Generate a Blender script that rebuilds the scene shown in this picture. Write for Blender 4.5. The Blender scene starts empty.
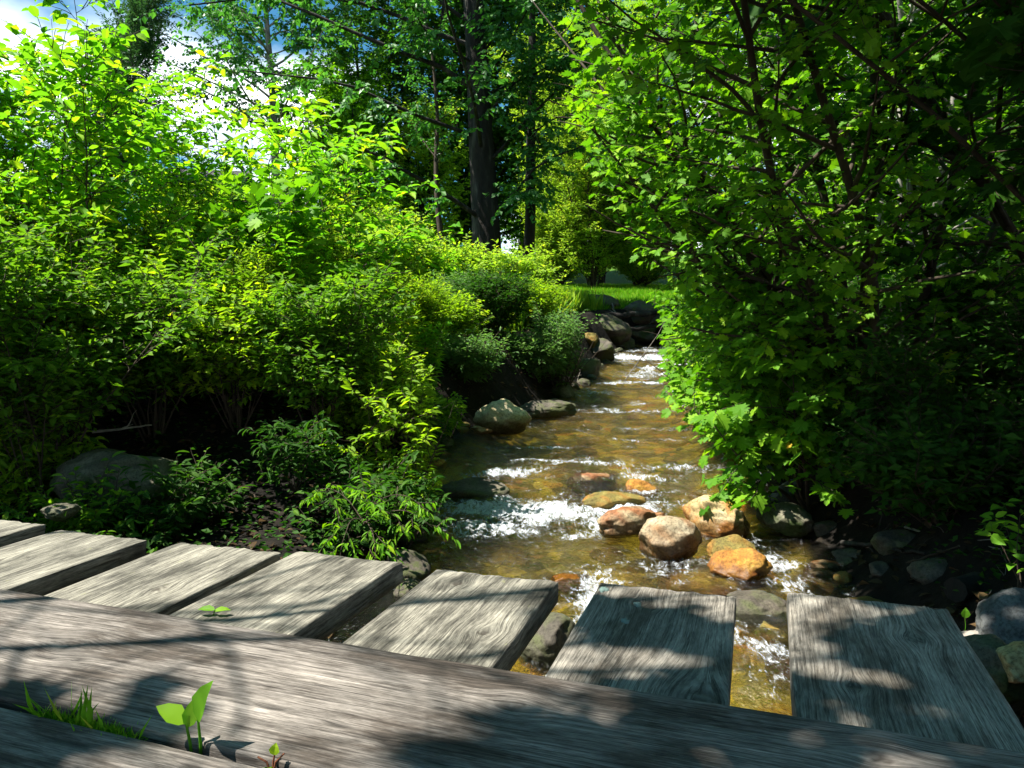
import bpy, math, random
import numpy as np
from mathutils import Vector, Matrix

SC = bpy.context.scene
COL = SC.collection
R = math.radians

# ------------------------------------------------------------------ camera
FPX = 760.0
PITCH = math.atan(64.0 / FPX)
CAMZ = 1.30
cam_d = bpy.data.cameras.new("camera")
cam = bpy.data.objects.new("camera", cam_d)
COL.objects.link(cam)
cam.location = (0, 0, CAMZ)
cam.rotation_euler = (math.pi / 2 - PITCH, 0, 0)
cam_d.sensor_width = 36
cam_d.lens = FPX / 1024 * 36
cam_d.clip_start = 0.02
cam_d.clip_end = 2000
SC.camera = cam

# ------------------------------------------------------------------ sky, sun, exposure
SUN_EL, SUN_AZ = R(60), R(-98)          # azimuth from +Y towards +X: the sun stands high at the left
to_sun = Vector((math.sin(SUN_AZ) * math.cos(SUN_EL), math.cos(SUN_AZ) * math.cos(SUN_EL), math.sin(SUN_EL)))
sun_d = bpy.data.lights.new("sun", 'SUN')
sun_d.energy = 5.0
sun_d.angle = R(0.5)
sun_d.color = (1.0, 0.95, 0.86)
sun = bpy.data.objects.new("sun", sun_d)
COL.objects.link(sun)
sun.rotation_euler = to_sun.to_track_quat('Z', 'Y').to_euler()
sun.location = (0, 0, 30)

world = bpy.data.worlds.new("World")
SC.world = world
world.use_nodes = True
wn, wl = world.node_tree.nodes, world.node_tree.links
wn.clear()
w_out = wn.new("ShaderNodeOutputWorld")
w_bg = wn.new("ShaderNodeBackground")
w_bg.inputs["Strength"].default_value = 0.05
w_sky = wn.new("ShaderNodeTexSky")
w_sky.sky_type = 'NISHITA'
w_sky.sun_disc = False
w_sky.sun_elevation = SUN_EL
w_sky.sun_rotation = SUN_AZ
w_tc = wn.new("ShaderNodeTexCoord")
w_map = wn.new("ShaderNodeMapping")
w_map.inputs["Scale"].default_value = (1.0, 1.0, 1.9)
w_map.inputs["Location"].default_value = (0.35, 0.1, 0.12)
w_no = wn.new("ShaderNodeTexNoise")
w_no.inputs["Scale"].default_value = 2.6
w_no.inputs["Detail"].default_value = 6
w_no.inputs["Roughness"].default_value = 0.55
w_ramp = wn.new("ShaderNodeValToRGB")
w_ramp.color_ramp.elements[0].position = 0.47
w_ramp.color_ramp.elements[0].color = (0, 0, 0, 1)
w_ramp.color_ramp.elements[1].position = 0.56
w_ramp.color_ramp.elements[1].color = (1, 1, 1, 1)
w_tint = wn.new("ShaderNodeMixRGB")
w_tint.blend_type = 'MULTIPLY'
w_tint.inputs["Fac"].default_value = 1.0
w_tint.inputs["Color2"].default_value = (0.36, 0.86, 1.02, 1)
w_mix = wn.new("ShaderNodeMixRGB")
w_mix.inputs["Color2"].default_value = (20, 20.4, 21, 1)
wl.new(w_tc.outputs["Generated"], w_map.inputs["Vector"])
wl.new(w_map.outputs[0], w_no.inputs["Vector"])
wl.new(w_no.outputs["Fac"], w_ramp.inputs["Fac"])
wl.new(w_sky.outputs[0], w_tint.inputs["Color1"])
w_sep = wn.new("ShaderNodeSeparateXYZ")
wl.new(w_tc.outputs["Generated"], w_sep.inputs[0])
w_low = wn.new("ShaderNodeMapRange")
w_low.inputs["From Min"].default_value = 0.345
w_low.inputs["From Max"].default_value = 0.25
wl.new(w_sep.outputs["Z"], w_low.inputs["Value"])
w_mul = wn.new("ShaderNodeMath")
w_mul.operation = 'MULTIPLY'
wl.new(w_ramp.outputs[0], w_mul.inputs[0])
wl.new(w_low.outputs[0], w_mul.inputs[1])
wl.new(w_mul.outputs[0], w_mix.inputs["Fac"])
wl.new(w_tint.outputs[0], w_mix.inputs["Color1"])
wl.new(w_mix.outputs[0], w_bg.inputs["Color"])
wl.new(w_bg.outputs[0], w_out.inputs["Surface"])

vs = SC.view_settings
SC.display_settings.display_device = 'sRGB'
vs.view_transform = 'Standard'
vs.look = 'None'
vs.gamma = 1
vs.use_curve_mapping = False
vs.exposure = 1.58

SC.render.engine = 'CYCLES'
cy = SC.cycles
cy.max_bounces = 7
cy.diffuse_bounces = 1
cy.glossy_bounces = 3
cy.transmission_bounces = 4
cy.transparent_max_bounces = 10
cy.caustics_reflective = False
cy.caustics_refractive = False
cy.sample_clamp_indirect = 4.0
cy.use_denoising = True

# ------------------------------------------------------------------ helpers: projection
CP, SP_ = math.cos(PITCH), math.sin(PITCH)


def ray(px, py):
    a, b = (px - 512) / FPX, (384 - py) / FPX
    return np.array([a, CP + b * SP_, -SP_ + b * CP])


def at(px, py, Y):
    """the point seen at a pixel, Y metres ahead"""
    d = ray(px, py)
    return np.array([0, 0, CAMZ]) + d * (Y / d[1])


def onz(px, py, z):
    d = ray(px, py)
    return np.array([0, 0, CAMZ]) + d * ((z - CAMZ) / d[2])


# ------------------------------------------------------------------ helpers: noise
def _hash(ix, iy, iz, seed):
    h = (ix * 374761393 + iy * 668265263 + iz * 2147483647 + seed * 974634777) & 0xFFFFFFFF
    h = ((h ^ (h >> 13)) * 1274126177) & 0xFFFFFFFF
    h = h ^ (h >> 16)
    return (h & 0xFFFFFF) / float(0xFFFFFF)


def vnoise(p, seed=0):
    p = np.asarray(p, dtype=np.float64)
    i = np.floor(p).astype(np.int64)
    f = p - i
    u = f * f * f * (f * (f * 6 - 15) + 10)
    r = 0
    for dx in (0, 1):
        wx = u[..., 0] if dx else 1 - u[..., 0]
        for dy in (0, 1):
            wy = u[..., 1] if dy else 1 - u[..., 1]
            for dz in (0, 1):
                wz = u[..., 2] if dz else 1 - u[..., 2]
                r = r + wx * wy * wz * _hash(i[..., 0] + dx, i[..., 1] + dy, i[..., 2] + dz, seed)
    return r * 2 - 1


def fbm(p, seed=0, octv=4, gain=0.5):
    p = np.asarray(p, dtype=np.float64)
    a, s, t = 1.0, 0, 0
    for k in range(octv):
        s = s + a * vnoise(p * (2.03 ** k) + 13.7 * k, seed + k)
        t += a
        a *= gain
    return s / t


def v3(x, y, z=0.0):
    x = np.asarray(x, dtype=float)
    y = np.asarray(y, dtype=float)
    return np.stack([x, y, np.zeros_like(x) + z], -1)


def nrm(v):
    return v / np.maximum(np.linalg.norm(v, axis=-1, keepdims=True), 1e-9)


# ------------------------------------------------------------------ helpers: meshes and objects
class MB:
    """collects vertices and faces (arrays) for ONE mesh object"""

    def __init__(self):
        self.v, self.f, self.n, self.att = [], [], 0, []

    def add(self, v, *faces, tint=None):
        v = np.asarray(v, dtype=np.float32).reshape(-1, 3)
        for f in faces:
            f = np.asarray(f, dtype=np.int64)
            self.f.append(f + self.n)
            self.att.append(np.zeros(len(f), dtype=np.float32) if tint is None else np.broadcast_to(np.asarray(tint, dtype=np.float32), (len(f),)))
        self.v.append(v)
        self.n += len(v)

    def mesh(self, name, smooth=False):
        me = bpy.data.meshes.new(name)
        v = np.concatenate(self.v) if self.v else np.zeros((0, 3), np.float32)
        me.vertices.add(len(v))
        me.vertices.foreach_set("co", v.ravel())
        loops = np.concatenate([f.ravel() for f in self.f])
        sizes = np.concatenate([np.full(len(f), f.shape[1], dtype=np.int64) for f in self.f])
        starts = np.concatenate([[0], np.cumsum(sizes)[:-1]])
        me.loops.add(len(loops))
        me.loops.foreach_set("vertex_index", loops.astype(np.int32))
        me.polygons.add(len(sizes))
        me.polygons.foreach_set("loop_start", starts.astype(np.int32))
        me.polygons.foreach_set("loop_total", sizes.astype(np.int32))
        me.polygons.foreach_set("use_smooth", np.full(len(sizes), smooth, dtype=bool))
        me.update(calc_edges=True)
        at_ = me.attributes.new("tint", 'FLOAT', 'FACE')
        at_.data.foreach_set("value", np.concatenate(self.att).astype(np.float32))
        return me

    def build(self, name, mat, parent=None, smooth=False, loc=None):
        o = bpy.data.objects.new(name, self.mesh(name, smooth))
        COL.objects.link(o)
        o.data.materials.append(mat)
        if parent is not None:
            o.parent = parent
        if loc is not None:
            o.location = loc
        return o


def tag(o, label=None, cat=None, group=None, kind=None):
    if label:
        o["label"] = label
    if cat:
        o["category"] = cat
    if group:
        o["group"] = group
    if kind:
        o["kind"] = kind
    return o


def empty(name, loc, rz=0.0):
    o = bpy.data.objects.new(name, None)
    COL.objects.link(o)
    o.location = loc
    o.rotation_euler = (0, 0, rz)
    o.empty_display_size = 0.2
    return o


def copy_tree(o, parent=None):
    c = o.copy()
    COL.objects.link(c)
    if parent is not None:
        c.parent = parent
    for ch in list(o.children):
        copy_tree(ch, c)
    return c


def tubes(mb, pts, r0, r1, sides=5, power=1.0, tint=0.0, cap=False):
    """pts (N,S,3): N tapered tubes of S rings"""
    pts = np.asarray(pts, dtype=float)
    if pts.ndim == 2:
        pts = pts[None]
    N, S, _ = pts.shape
    tan = np.zeros_like(pts)
    tan[:, 1:-1] = pts[:, 2:] - pts[:, :-2]
    tan[:, 0] = pts[:, 1] - pts[:, 0]
    tan[:, -1] = pts[:, -1] - pts[:, -2]
    tan = nrm(tan)
    ref = np.where(np.abs(tan[:, :1, 2:3]) > 0.9, np.array([1.0, 0, 0]), np.array([0, 0, 1.0]))
    ref = np.broadcast_to(ref, tan.shape)
    a = nrm(np.cross(tan, ref))
    b = np.cross(tan, a)
    t = np.linspace(0, 1, S) ** power
    r = (np.asarray(r0, dtype=float).reshape(-1, 1) * (1 - t) + np.asarray(r1, dtype=float).reshape(-1, 1) * t)
    ang = np.linspace(0, 2 * np.pi, sides, endpoint=False)
    ring = pts[:, :, None] + r[..., None, None] * (np.cos(ang)[:, None] * a[:, :, None] + np.sin(ang)[:, None] * b[:, :, None])
    v = ring.reshape(-1, 3)
    base = (np.arange(N)[:, None, None] * S + np.arange(S - 1)[None, :, None]) * sides
    k = np.arange(sides)[None, None, :]
    k2 = (k + 1) % sides
    q = np.stack([base + k, base + k2, base + sides + k2, base + sides + k], -1).reshape(-1, 4)
    mb.add(v, q, tint=tint)
    if cap:
        k = np.arange(sides)
        for n_ in range(N):
            for s_, e_ in ((0, 1), (S - 1, -1)):
                o_ = (n_ * S + s_) * sides
                rim = v[o_:o_ + sides]
                vv = np.concatenate([rim, rim.mean(0, keepdims=True)])
                mb.add(vv, np.stack([(k + (e_ > 0)) % sides, (k + (e_ < 0)) % sides, np.full(sides, sides)], -1), tint=tint)


# leaf templates: vertices (along, across, up), triangles
def T_rhomb():
    return np.array([[0, 0, 0], [.42, -.5, .08], [1, 0, -.05], [.42, .5, .08]]), np.array([[0, 1, 2], [0, 2, 3]])


def T_ovate():
    v = [[0, 0, 0], [.36, 0, .0], [.7, 0, -.03], [1, 0, -.14], [.12, -.3, .06], [.42, -.5, .10], [.75, -.3, .02], [.12, .3, .06], [.42, .5, .10], [.75, .3, .02]]
    f = [[0, 1, 4], [4, 1, 5], [1, 2, 5], [5, 2, 6], [2, 3, 6], [0, 7, 1], [7, 8, 1], [1, 8, 2], [8, 9, 2], [2, 9, 3]]
    return np.array(v), np.array(f)[:, ::-1]


def T_maple():
    half = [[.02, .13], [-.06, .33], [.14, .30], [.20, .56], [.30, .36], [.52, .58], [.56, .42], [.76, .50], [.66, .20], [.84, .22]]
    v = [[0, 0, 0], [.34, 0, 0], [1.0, 0, -.14]]
    for s in (1, -1):
        for u, w in half:
            v.append([u, s * w, .10 * abs(w) - .12 * max(0, u - .5)])
    f = []
    for s in (0, 1):
        idx = [0] + [3 + s * len(half) + i for i in range(len(half))] + [2]
        for a, b in zip(idx[:-1], idx[1:]):
            f.append([1, b, a] if s else [1, a, b])
    return np.array(v), np.array(f)[:, ::-1]


TEMPL = {"rhomb": T_rhomb(), "ovate": T_ovate(), "maple": T_maple()}


def leaves(mb, base, d, n, length, ratio, kind, tint):
    tv, tf = TEMPL[kind]
    d = nrm(d)
    n = n - (n * d).sum(-1, keepdims=True) * d
    n = nrm(n)
    s = np.cross(n, d)
    L = np.asarray(length).reshape(-1, 1, 1)
    W = L * ratio
    v = base[:, None] + L * tv[None, :, 0:1] * d[:, None] + W * tv[None, :, 1:2] * s[:, None] + L * tv[None, :, 2:3] * n[:, None]
    N, K = len(base), len(tv)
    f = (np.arange(N)[:, None, None] * K + tf[None]).reshape(-1, 3)
    mb.add(v, f, tint=np.repeat(tint, len(tf)))


def curves(rng, p, d, L, S, wob=0.15, trop=(0, 0, 0)):
    p = np.asarray(p, float)
    d = nrm(np.asarray(d, float))
    N = len(p)
    L = np.broadcast_to(np.asarray(L, float), (N,))
    out = [p]
    for k in range(S - 1):
        d = nrm(d + rng.normal(0, wob, (N, 3)) + np.asarray(trop) / (S - 1))
        p = p + d * (L / (S - 1))[:, None]
        out.append(p)
    return np.stack(out, 1)


def along(cv, idx, t):
    """points and tangents on curves cv[idx] at t in 0..1"""
    S = cv.shape[1]
    x = np.clip(t, 0, 0.9999) * (S - 1)
    i = x.astype(int)
    f = (x - i)[:, None]
    a, b = cv[idx, i], cv[idx, i + 1]
    return a * (1 - f) + b * f, nrm(b - a)


# ------------------------------------------------------------------ helpers: materials
def new_mat(name):
    m = bpy.data.materials.new(name)
    m.use_nodes = True
    nt = m.node_tree
    nt.nodes.clear()
    out = nt.nodes.new("ShaderNodeOutputMaterial")
    return m, nt, out


def ramp_node(nt, stops):
    r = nt.nodes.new("ShaderNodeValToRGB")
    cr = r.color_ramp
    while len(cr.elements) > 1:
        cr.elements.remove(cr.elements[-1])
    cr.elements[0].position = stops[0][0]
    cr.elements[0].color = (*stops[0][1], 1)
    for p, c in stops[1:]:
        e = cr.elements.new(p)
        e.color = (*c, 1)
    return r


def noise_node(nt, vec, scale, detail=4, rough=0.55, dist=0.0):
    n = nt.nodes.new("ShaderNodeTexNoise")
    n.inputs["Scale"].default_value = scale
    n.inputs["Detail"].default_value = detail
    n.inputs["Roughness"].default_value = rough
    n.inputs["Distortion"].default_value = dist
    if vec is not None:
        nt.links.new(vec, n.inputs["Vector"])
    return n


def mix_col(nt, fac, a, b, mode='MIX'):
    m = nt.nodes.new("ShaderNodeMixRGB")
    m.blend_type = mode
    for s, v in (("Fac", fac), ("Color1", a), ("Color2", b)):
        if isinstance(v, (int, float)):
            m.inputs[s].default_value = v
        elif isinstance(v, tuple):
            m.inputs[s].default_value = (*v, 1)
        else:
            nt.links.new(v, m.inputs[s])
    return m.outputs[0]


def math_node(nt, op, a, b=None, clamp=False):
    m = nt.nodes.new("ShaderNodeMath")
    m.operation = op
    m.use_clamp = clamp
    for i, v in enumerate((a, b)):
        if v is None:
            continue
        if isinstance(v, (int, float)):
            m.inputs[i].default_value = v
        else:
            nt.links.new(v, m.inputs[i])
    return m.outputs[0]


def leaf_mat(name, stops, transl=0.42, tcol=(1.6, 1.9, .8), rough=0.55, spec=0.14, gain=1.7):
    stops = [(p, tuple(min(.8, c * gain) for c in col)) for p, col in stops]
    m, nt, out = new_mat(name)
    a = nt.nodes.new("ShaderNodeAttribute")
    a.attribute_name = "tint"
    r = ramp_node(nt, stops)
    nt.links.new(a.outputs["Fac"], r.inputs["Fac"])
    p = nt.nodes.new("ShaderNodeBsdfPrincipled")
    p.inputs["Roughness"].default_value = rough
    p.inputs["Specular IOR Level"].default_value = spec
    nt.links.new(r.outputs[0], p.inputs["Base Color"])
    t = nt.nodes.new("ShaderNodeBsdfTranslucent")
    nt.links.new(mix_col(nt, 1.0, r.outputs[0], tcol, 'MULTIPLY'), t.inputs["Color"])
    mx = nt.nodes.new("ShaderNodeMixShader")
    mx.inputs[0].default_value = transl
    nt.links.new(p.outputs[0], mx.inputs[1])
    nt.links.new(t.outputs[0], mx.inputs[2])
    nt.links.new(mx.outputs[0], out.inputs["Surface"])
    return m


def plain_mat(name, stops, scale=8.0, rough=0.85, bump=0.4, bdist=0.02, vecscale=(1, 1, 1), spec=0.25, detail=6, obj_coord=True):
    m, nt, out = new_mat(name)
    tc = nt.nodes.new("ShaderNodeTexCoord")
    mp = nt.nodes.new("ShaderNodeMapping")
    mp.inputs["Scale"].default_value = vecscale
    nt.links.new(tc.outputs["Object"], mp.inputs[0])
    n = noise_node(nt, mp.outputs[0], scale, detail, 0.6)
    r = ramp_node(nt, stops)
    nt.links.new(n.outputs["Fac"], r.inputs["Fac"])
    p = nt.nodes.new("ShaderNodeBsdfPrincipled")
    p.inputs["Roughness"].default_value = rough
    p.inputs["Specular IOR Level"].default_value = spec
    nt.links.new(r.outputs[0], p.inputs["Base Color"])
    n2 = noise_node(nt, mp.outputs[0], scale * 3.1, 6, 0.65)
    b = nt.nodes.new("ShaderNodeBump")
    b.inputs["Strength"].default_value = bump
    b.inputs["Distance"].default_value = bdist
    nt.links.new(n2.outputs["Fac"], b.inputs["Height"])
    nt.links.new(b.outputs[0], p.inputs["Normal"])
    nt.links.new(p.outputs[0], out.inputs["Surface"])
    return m


def stone_mat(name, stops, patch=None, scale=6.0, wet_z=None):
    """speckled stone; patch = a second colour in large blotches; wet_z = world height below which the stone is wet"""
    m, nt, out = new_mat(name)
    tc = nt.nodes.new("ShaderNodeTexCoord")
    geo = nt.nodes.new("ShaderNodeNewGeometry")
    vec = tc.outputs["Object"]
    n = noise_node(nt, vec, scale, 7, 0.65)
    r = ramp_node(nt, stops)
    nt.links.new(n.outputs["Fac"], r.inputs["Fac"])
    c = r.outputs[0]
    if patch is not None:
        n3 = noise_node(nt, vec, scale * 0.55, 4, 0.55, 0.6)
        f = ramp_node(nt, [(0.46, (0, 0, 0)), (0.58, (1, 1, 1))])
        nt.links.new(n3.outputs["Fac"], f.inputs["Fac"])
        c = mix_col(nt, f.outputs[0], c, patch)
    sp = noise_node(nt, vec, scale * 14, 3, 0.7)
    f2 = ramp_node(nt, [(0.36, (.35, .33, .3)), (0.52, (1, 1, 1)), (.7, (1.25, 1.25, 1.2))])
    nt.links.new(sp.outputs["Fac"], f2.inputs["Fac"])
    c = mix_col(nt, 0.7, c, f2.outputs[0], 'MULTIPLY')
    p = nt.nodes.new("ShaderNodeBsdfPrincipled")
    p.inputs["Roughness"].default_value = 0.8
    p.inputs["Specular IOR Level"].default_value = 0.3
    if wet_z is not None:
        sx = nt.nodes.new("ShaderNodeSeparateXYZ")
        nt.links.new(geo.outputs["Position"], sx.inputs[0])
        nz = noise_node(nt, vec, scale * 1.4, 4, 0.6)
        hgt = math_node(nt, 'SUBTRACT', sx.outputs["Z"], math_node(nt, 'MULTIPLY', math_node(nt, 'SUBTRACT', nz.outputs["Fac"], 0.5), 0.12))
        w = nt.nodes.new("ShaderNodeMapRange")
        w.inputs["From Min"].default_value = wet_z + 0.115
        w.inputs["From Max"].default_value = wet_z + 0.055
        nt.links.new(hgt, w.inputs["Value"])
        c = mix_col(nt, w.outputs[0], c, mix_col(nt, 1.0, c, (.42, .36, .30), 'MULTIPLY'))
        rr = nt.nodes.new("ShaderNodeMapRange")
        rr.inputs["To Min"].default_value = 0.8
        rr.inputs["To Max"].default_value = 0.22
        nt.links.new(w.outputs[0], rr.inputs["Value"])
        nt.links.new(rr.outputs[0], p.inputs["Roughness"])
    nt.links.new(c, p.inputs["Base Color"])
    n2 = noise_node(nt, vec, scale * 4, 8, 0.7)
    b = nt.nodes.new("ShaderNodeBump")
    b.inputs["Strength"].default_value = 0.55
    b.inputs["Distance"].default_value = 0.015
    nt.links.new(n2.outputs["Fac"], b.inputs["Height"])
    nt.links.new(b.outputs[0], p.inputs["Normal"])
    nt.links.new(p.outputs[0], out.inputs["Surface"])
    return m


# foliage palettes
M = {}
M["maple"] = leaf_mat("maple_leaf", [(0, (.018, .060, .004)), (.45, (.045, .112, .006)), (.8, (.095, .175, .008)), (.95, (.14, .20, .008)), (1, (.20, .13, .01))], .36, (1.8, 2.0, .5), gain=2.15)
M["yellow"] = leaf_mat("yellow_green_leaf", [(0, (.03, .11, .006)), (.5, (.07, .17, .008)), (.85, (.15, .22, .010)), (1, (.28, .24, .01))], .45, (2.0, 2.0, .7), gain=2.0)  # yellow end of the ramp stands in for sun glowing through leaves
M["weed"] = leaf_mat("weed_leaf", [(0, (.04, .09, .006)), (.5, (.095, .165, .007)), (.85, (.16, .22, .010)), (1, (.24, .20, .02))], .45, (2.0, 2.0, .7), gain=2.0)
M["dark"] = leaf_mat("dark_leaf", [(0, (.012, .045, .006)), (.6, (.028, .08, .008)), (1, (.07, .14, .010))], .32, (1.9, 2.2, .9), .6, .12, gain=1.15)  # also on right-bank maples, their shade put into this darker green
M["mid"] = leaf_mat("mid_green_leaf", [(0, (.022, .062, .006)), (.6, (.055, .12, .008)), (1, (.12, .18, .010))], .40, (2.0, 2.1, .7), gain=1.9)
M["poplar"] = leaf_mat("poplar_leaf", [(0, (.012, .05, .010)), (.6, (.03, .09, .016)), (1, (.07, .15, .03))], .36, (1.7, 2.0, .8), .45, .35, gain=2.1)
M["grey"] = leaf_mat("grey_green_leaf", [(0, (.03, .07, .02)), (.6, (.06, .12, .03)), (1, (.12, .18, .05))], .38, (1.6, 1.8, .9))
M["feather"] = leaf_mat("feathery_leaf", [(0, (.05, .11, .012)), (.6, (.11, .17, .016)), (1, (.22, .24, .02))], .44, (1.9, 1.9, .7), gain=2.4)
M["conifer"] = leaf_mat("conifer_leaf", [(0, (.015, .045, .02)), (1, (.04, .08, .035))], .2)
M["grass"] = leaf_mat("grass_blade", [(0, (.05, .14, .008)), (.7, (.10, .22, .010)), (1, (.24, .25, .03))], .4, (1.7, 1.8, .7))
M["bark"] = plain_mat("dark_bark", [(.3, (.010, .008, .007)), (.55, (.026, .023, .020)), (.75, (.10, .095, .08))], 5, .9, .9, .05, (1, 1, .25))
M["twig"] = plain_mat("twig_bark", [(.3, (.025, .018, .012)), (.7, (.075, .055, .038))], 14, .8, .4, .01, (1, 1, .3))
M["palebark"] = plain_mat("pale_bark", [(.3, (.12, .11, .10)), (.7, (.34, .32, .28))], 8, .8, .4, .02, (1, 1, .5))
M["deadwood"] = plain_mat("dead_wood", [(.3, (.10, .085, .07)), (.7, (.32, .29, .25))], 12, .85, .5, .01, (1, 1, .3))

# ------------------------------------------------------------------ terrain
YT = np.array([-30, -4, 0, 2, 3, 4, 6, 8, 10, 12, 15, 17, 18.6, 19.6, 20.3, 21, 24, 40, 120.])
XL = np.array([-8, -2.5, -1.3, -.75, -.55, -.5, -.8, -.5, .50, 1.12, 1.85, 2.3, 2.7, 3.4, 4.6, 6.5, 11, 30, 100.])
XR = np.array([-6, -.5, .6, 1.15, 1.45, 1.65, 2.0, 2.2, 2.5, 2.9, 3.7, 4.3, 5.0, 6.4, 8.2, 10, 14, 34, 104.])
YW = np.array([-30, 1.0, 3.0, 5.45, 5.75, 6.1, 8, 10.3, 11.2, 13, 14.0, 16.3, 16.7, 19, 30, 120.])
ZW = np.array([-1.2, -.12, -.03, 0.0, .03, .13, .15, .18, .25, .34, .37, .46, .56, .63, .9, 3.0])


def chan(y):
    return np.interp(y, YT, XL), np.interp(y, YT, XR)


def wlevel(y):
    return np.interp(y, YW, ZW)


def sstep(t):
    t = np.clip(t, 0, 1)
    return t * t * (3 - 2 * t)


def land(x, y):
    z = .66 + .058 * np.clip(y - 4, 0, 17) + .10 * np.clip(y - 20, 0, 60) + .05 * np.clip(y - 80, 0, 200)
    z = z - .16 * sstep((x - .5) / 2) * sstep((12 - y) / 6)
    z = z - .55 * sstep((6.2 - y) / 2.2) * sstep((y - .5) / 1.5) * sstep((-x + 1) / 1) * sstep((x + 4.5) / 1.5)
    z = z + .03 * np.clip(-x - 4, 0, 80)
    z = z + .06 * np.clip(x - 6, 0, 60)
    return z


def ground(x, y, noise=True):
    x = np.asarray(x, float)
    y = np.asarray(y, float)
    xl, xr = chan(y)
    w = wlevel(y)
    d = np.maximum(xl - x, x - xr)                       # >0 outside the channel
    bw = np.where(x < xl, .85, 1.0)
    if noise:
        d = d + .10 * fbm(v3(x * 1.7, y * 1.7), 5, 3)
    inside = np.clip(-d, 0, .6) / .6
    bed = w - .05 - .15 * sstep(inside)
    z = bed + (land(x, y) - bed) * sstep((d + .08) / bw)
    if noise:
        z = z + .05 * fbm(v3(x * 1.3, y * 1.3), 9, 4) + .25 * fbm(v3(x * .12, y * .12), 19, 2) * sstep((np.hypot(x, y) - 12) / 20)
    return z


def axis(lo, hi, fine_lo, fine_hi, step, grow=1.18):
    a = list(np.arange(fine_lo, fine_hi, step))
    s, p = step, a[-1]
    while p < hi:
        s *= grow
        p += s
        a.append(min(p, hi))
    s, p = step, fine_lo
    pre = []
    while p > lo:
        s *= grow
        p -= s
        pre.append(max(p, lo))
    return np.array(pre[::-1] + a)


def grid_faces(nx, ny):
    i = np.arange(nx - 1)[:, None] * ny + np.arange(ny - 1)[None]
    return np.stack([i, i + ny, i + ny + 1, i + 1], -1).reshape(-1, 4)


# ground material: dark leaf-litter soil, gravelly golden bed inside the channel (attribute 'bed'), lawn green (attribute 'lawn')
m, nt, out = new_mat("earth_and_bed")
tc = nt.nodes.new("ShaderNodeTexCoord")
vec = tc.outputs["Object"]
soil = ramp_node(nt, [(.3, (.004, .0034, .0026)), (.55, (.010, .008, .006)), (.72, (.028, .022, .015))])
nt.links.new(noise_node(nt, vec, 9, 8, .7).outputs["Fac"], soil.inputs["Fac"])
vor = nt.nodes.new("ShaderNodeTexVoronoi")
vor.inputs["Scale"].default_value = 7.5
vor.inputs["Randomness"].default_value = 1
nd = noise_node(nt, vec, 5, 3, .6)
nt.links.new(mix_col(nt, .13, vec, nd.outputs["Color"]), vor.inputs["Vector"])
peb = ramp_node(nt, [(0, (.03, .026, .012)), (.2, (.16, .14, .03)), (.40, (.36, .29, .04)), (.52, (.07, .065, .03)), (.66, (.42, .34, .06)), (.76, (.34, .12, .02)), (.86, (.26, .24, .14)), (1, (.05, .04, .02))])
sepc = nt.nodes.new("ShaderNodeSeparateColor")
nt.links.new(vor.outputs["Color"], sepc.inputs[0])
nt.links.new(sepc.outputs[0], peb.inputs["Fac"])
big = ramp_node(nt, [(.36, (.40, .40, .30)), (.54, (2.1, 1.95, 1.2))])
nt.links.new(noise_node(nt, vec, 2.2, 4, .6).outputs["Fac"], big.inputs["Fac"])
pebc = mix_col(nt, 1.0, peb.outputs[0], big.outputs[0], 'MULTIPLY')
fine = ramp_node(nt, [(.35, (.5, .5, .45)), (.6, (1.2, 1.2, 1.1))])
nt.links.new(noise_node(nt, vec, 45, 4, .7).outputs["Fac"], fine.inputs["Fac"])
pebc = mix_col(nt, .7, pebc, fine.outputs[0], 'MULTIPLY')
ab = nt.nodes.new("ShaderNodeAttribute")
ab.attribute_name = "bed"
al = nt.nodes.new("ShaderNodeAttribute")
al.attribute_name = "lawn"
lw = ramp_node(nt, [(.3, (.045, .13, .008)), (.7, (.10, .20, .012))])
nt.links.new(noise_node(nt, vec, 3, 6, .7).outputs["Fac"], lw.inputs["Fac"])
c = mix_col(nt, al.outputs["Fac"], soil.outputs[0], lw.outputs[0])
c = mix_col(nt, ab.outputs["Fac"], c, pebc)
p = nt.nodes.new("ShaderNodeBsdfPrincipled")
p.inputs["Roughness"].default_value = .9
p.inputs["Specular IOR Level"].default_value = .15
nt.links.new(c, p.inputs["Base Color"])
b = nt.nodes.new("ShaderNodeBump")
b.inputs["Strength"].default_value = .7
b.inputs["Distance"].default_value = .04
nt.links.new(math_node(nt, 'ADD', noise_node(nt, vec, 22, 6, .7).outputs["Fac"], math_node(nt, 'MULTIPLY', vor.outputs["Distance"], -1.2)), b.inputs["Height"])
nt.links.new(b.outputs[0], p.inputs["Normal"])
nt.links.new(p.outputs[0], out.inputs["Surface"])
M["earth"] = m

gx = axis(-260, 260, -4, 7, .07)
gy = axis(-30, 420, -1, 22, .08)
X, Y = np.meshgrid(gx, gy, indexing='ij')
Z = ground(X, Y)
xl, xr = chan(Y)
dch = np.maximum(xl - X, X - xr)
Z = Z + np.where(dch < .1, .035 * fbm(v3(X * 5, Y * 5), 31, 3), 0)
mb = MB()
mb.add(np.stack([X, Y, Z], -1), grid_faces(len(gx), len(gy)))
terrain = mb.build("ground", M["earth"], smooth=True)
tag(terrain, kind="structure")
a_ = terrain.data.attributes.new("bed", 'FLOAT', 'POINT')
a_.data.foreach_set("value", sstep((.05 - dch) / .22 + .4 * fbm(v3(X * 4, Y * 4), 77, 2)).ravel().astype(np.float32))
a_ = terrain.data.attributes.new("lawn", 'FLOAT', 'POINT')
a_.data.foreach_set("value", (sstep((Y - 18) / 3) * sstep((dch - .8) / .8)).ravel().astype(np.float32))

# ------------------------------------------------------------------ water
FOAM = []                       # (x, y, rx, ry, strength) of broken water, in metres


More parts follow.
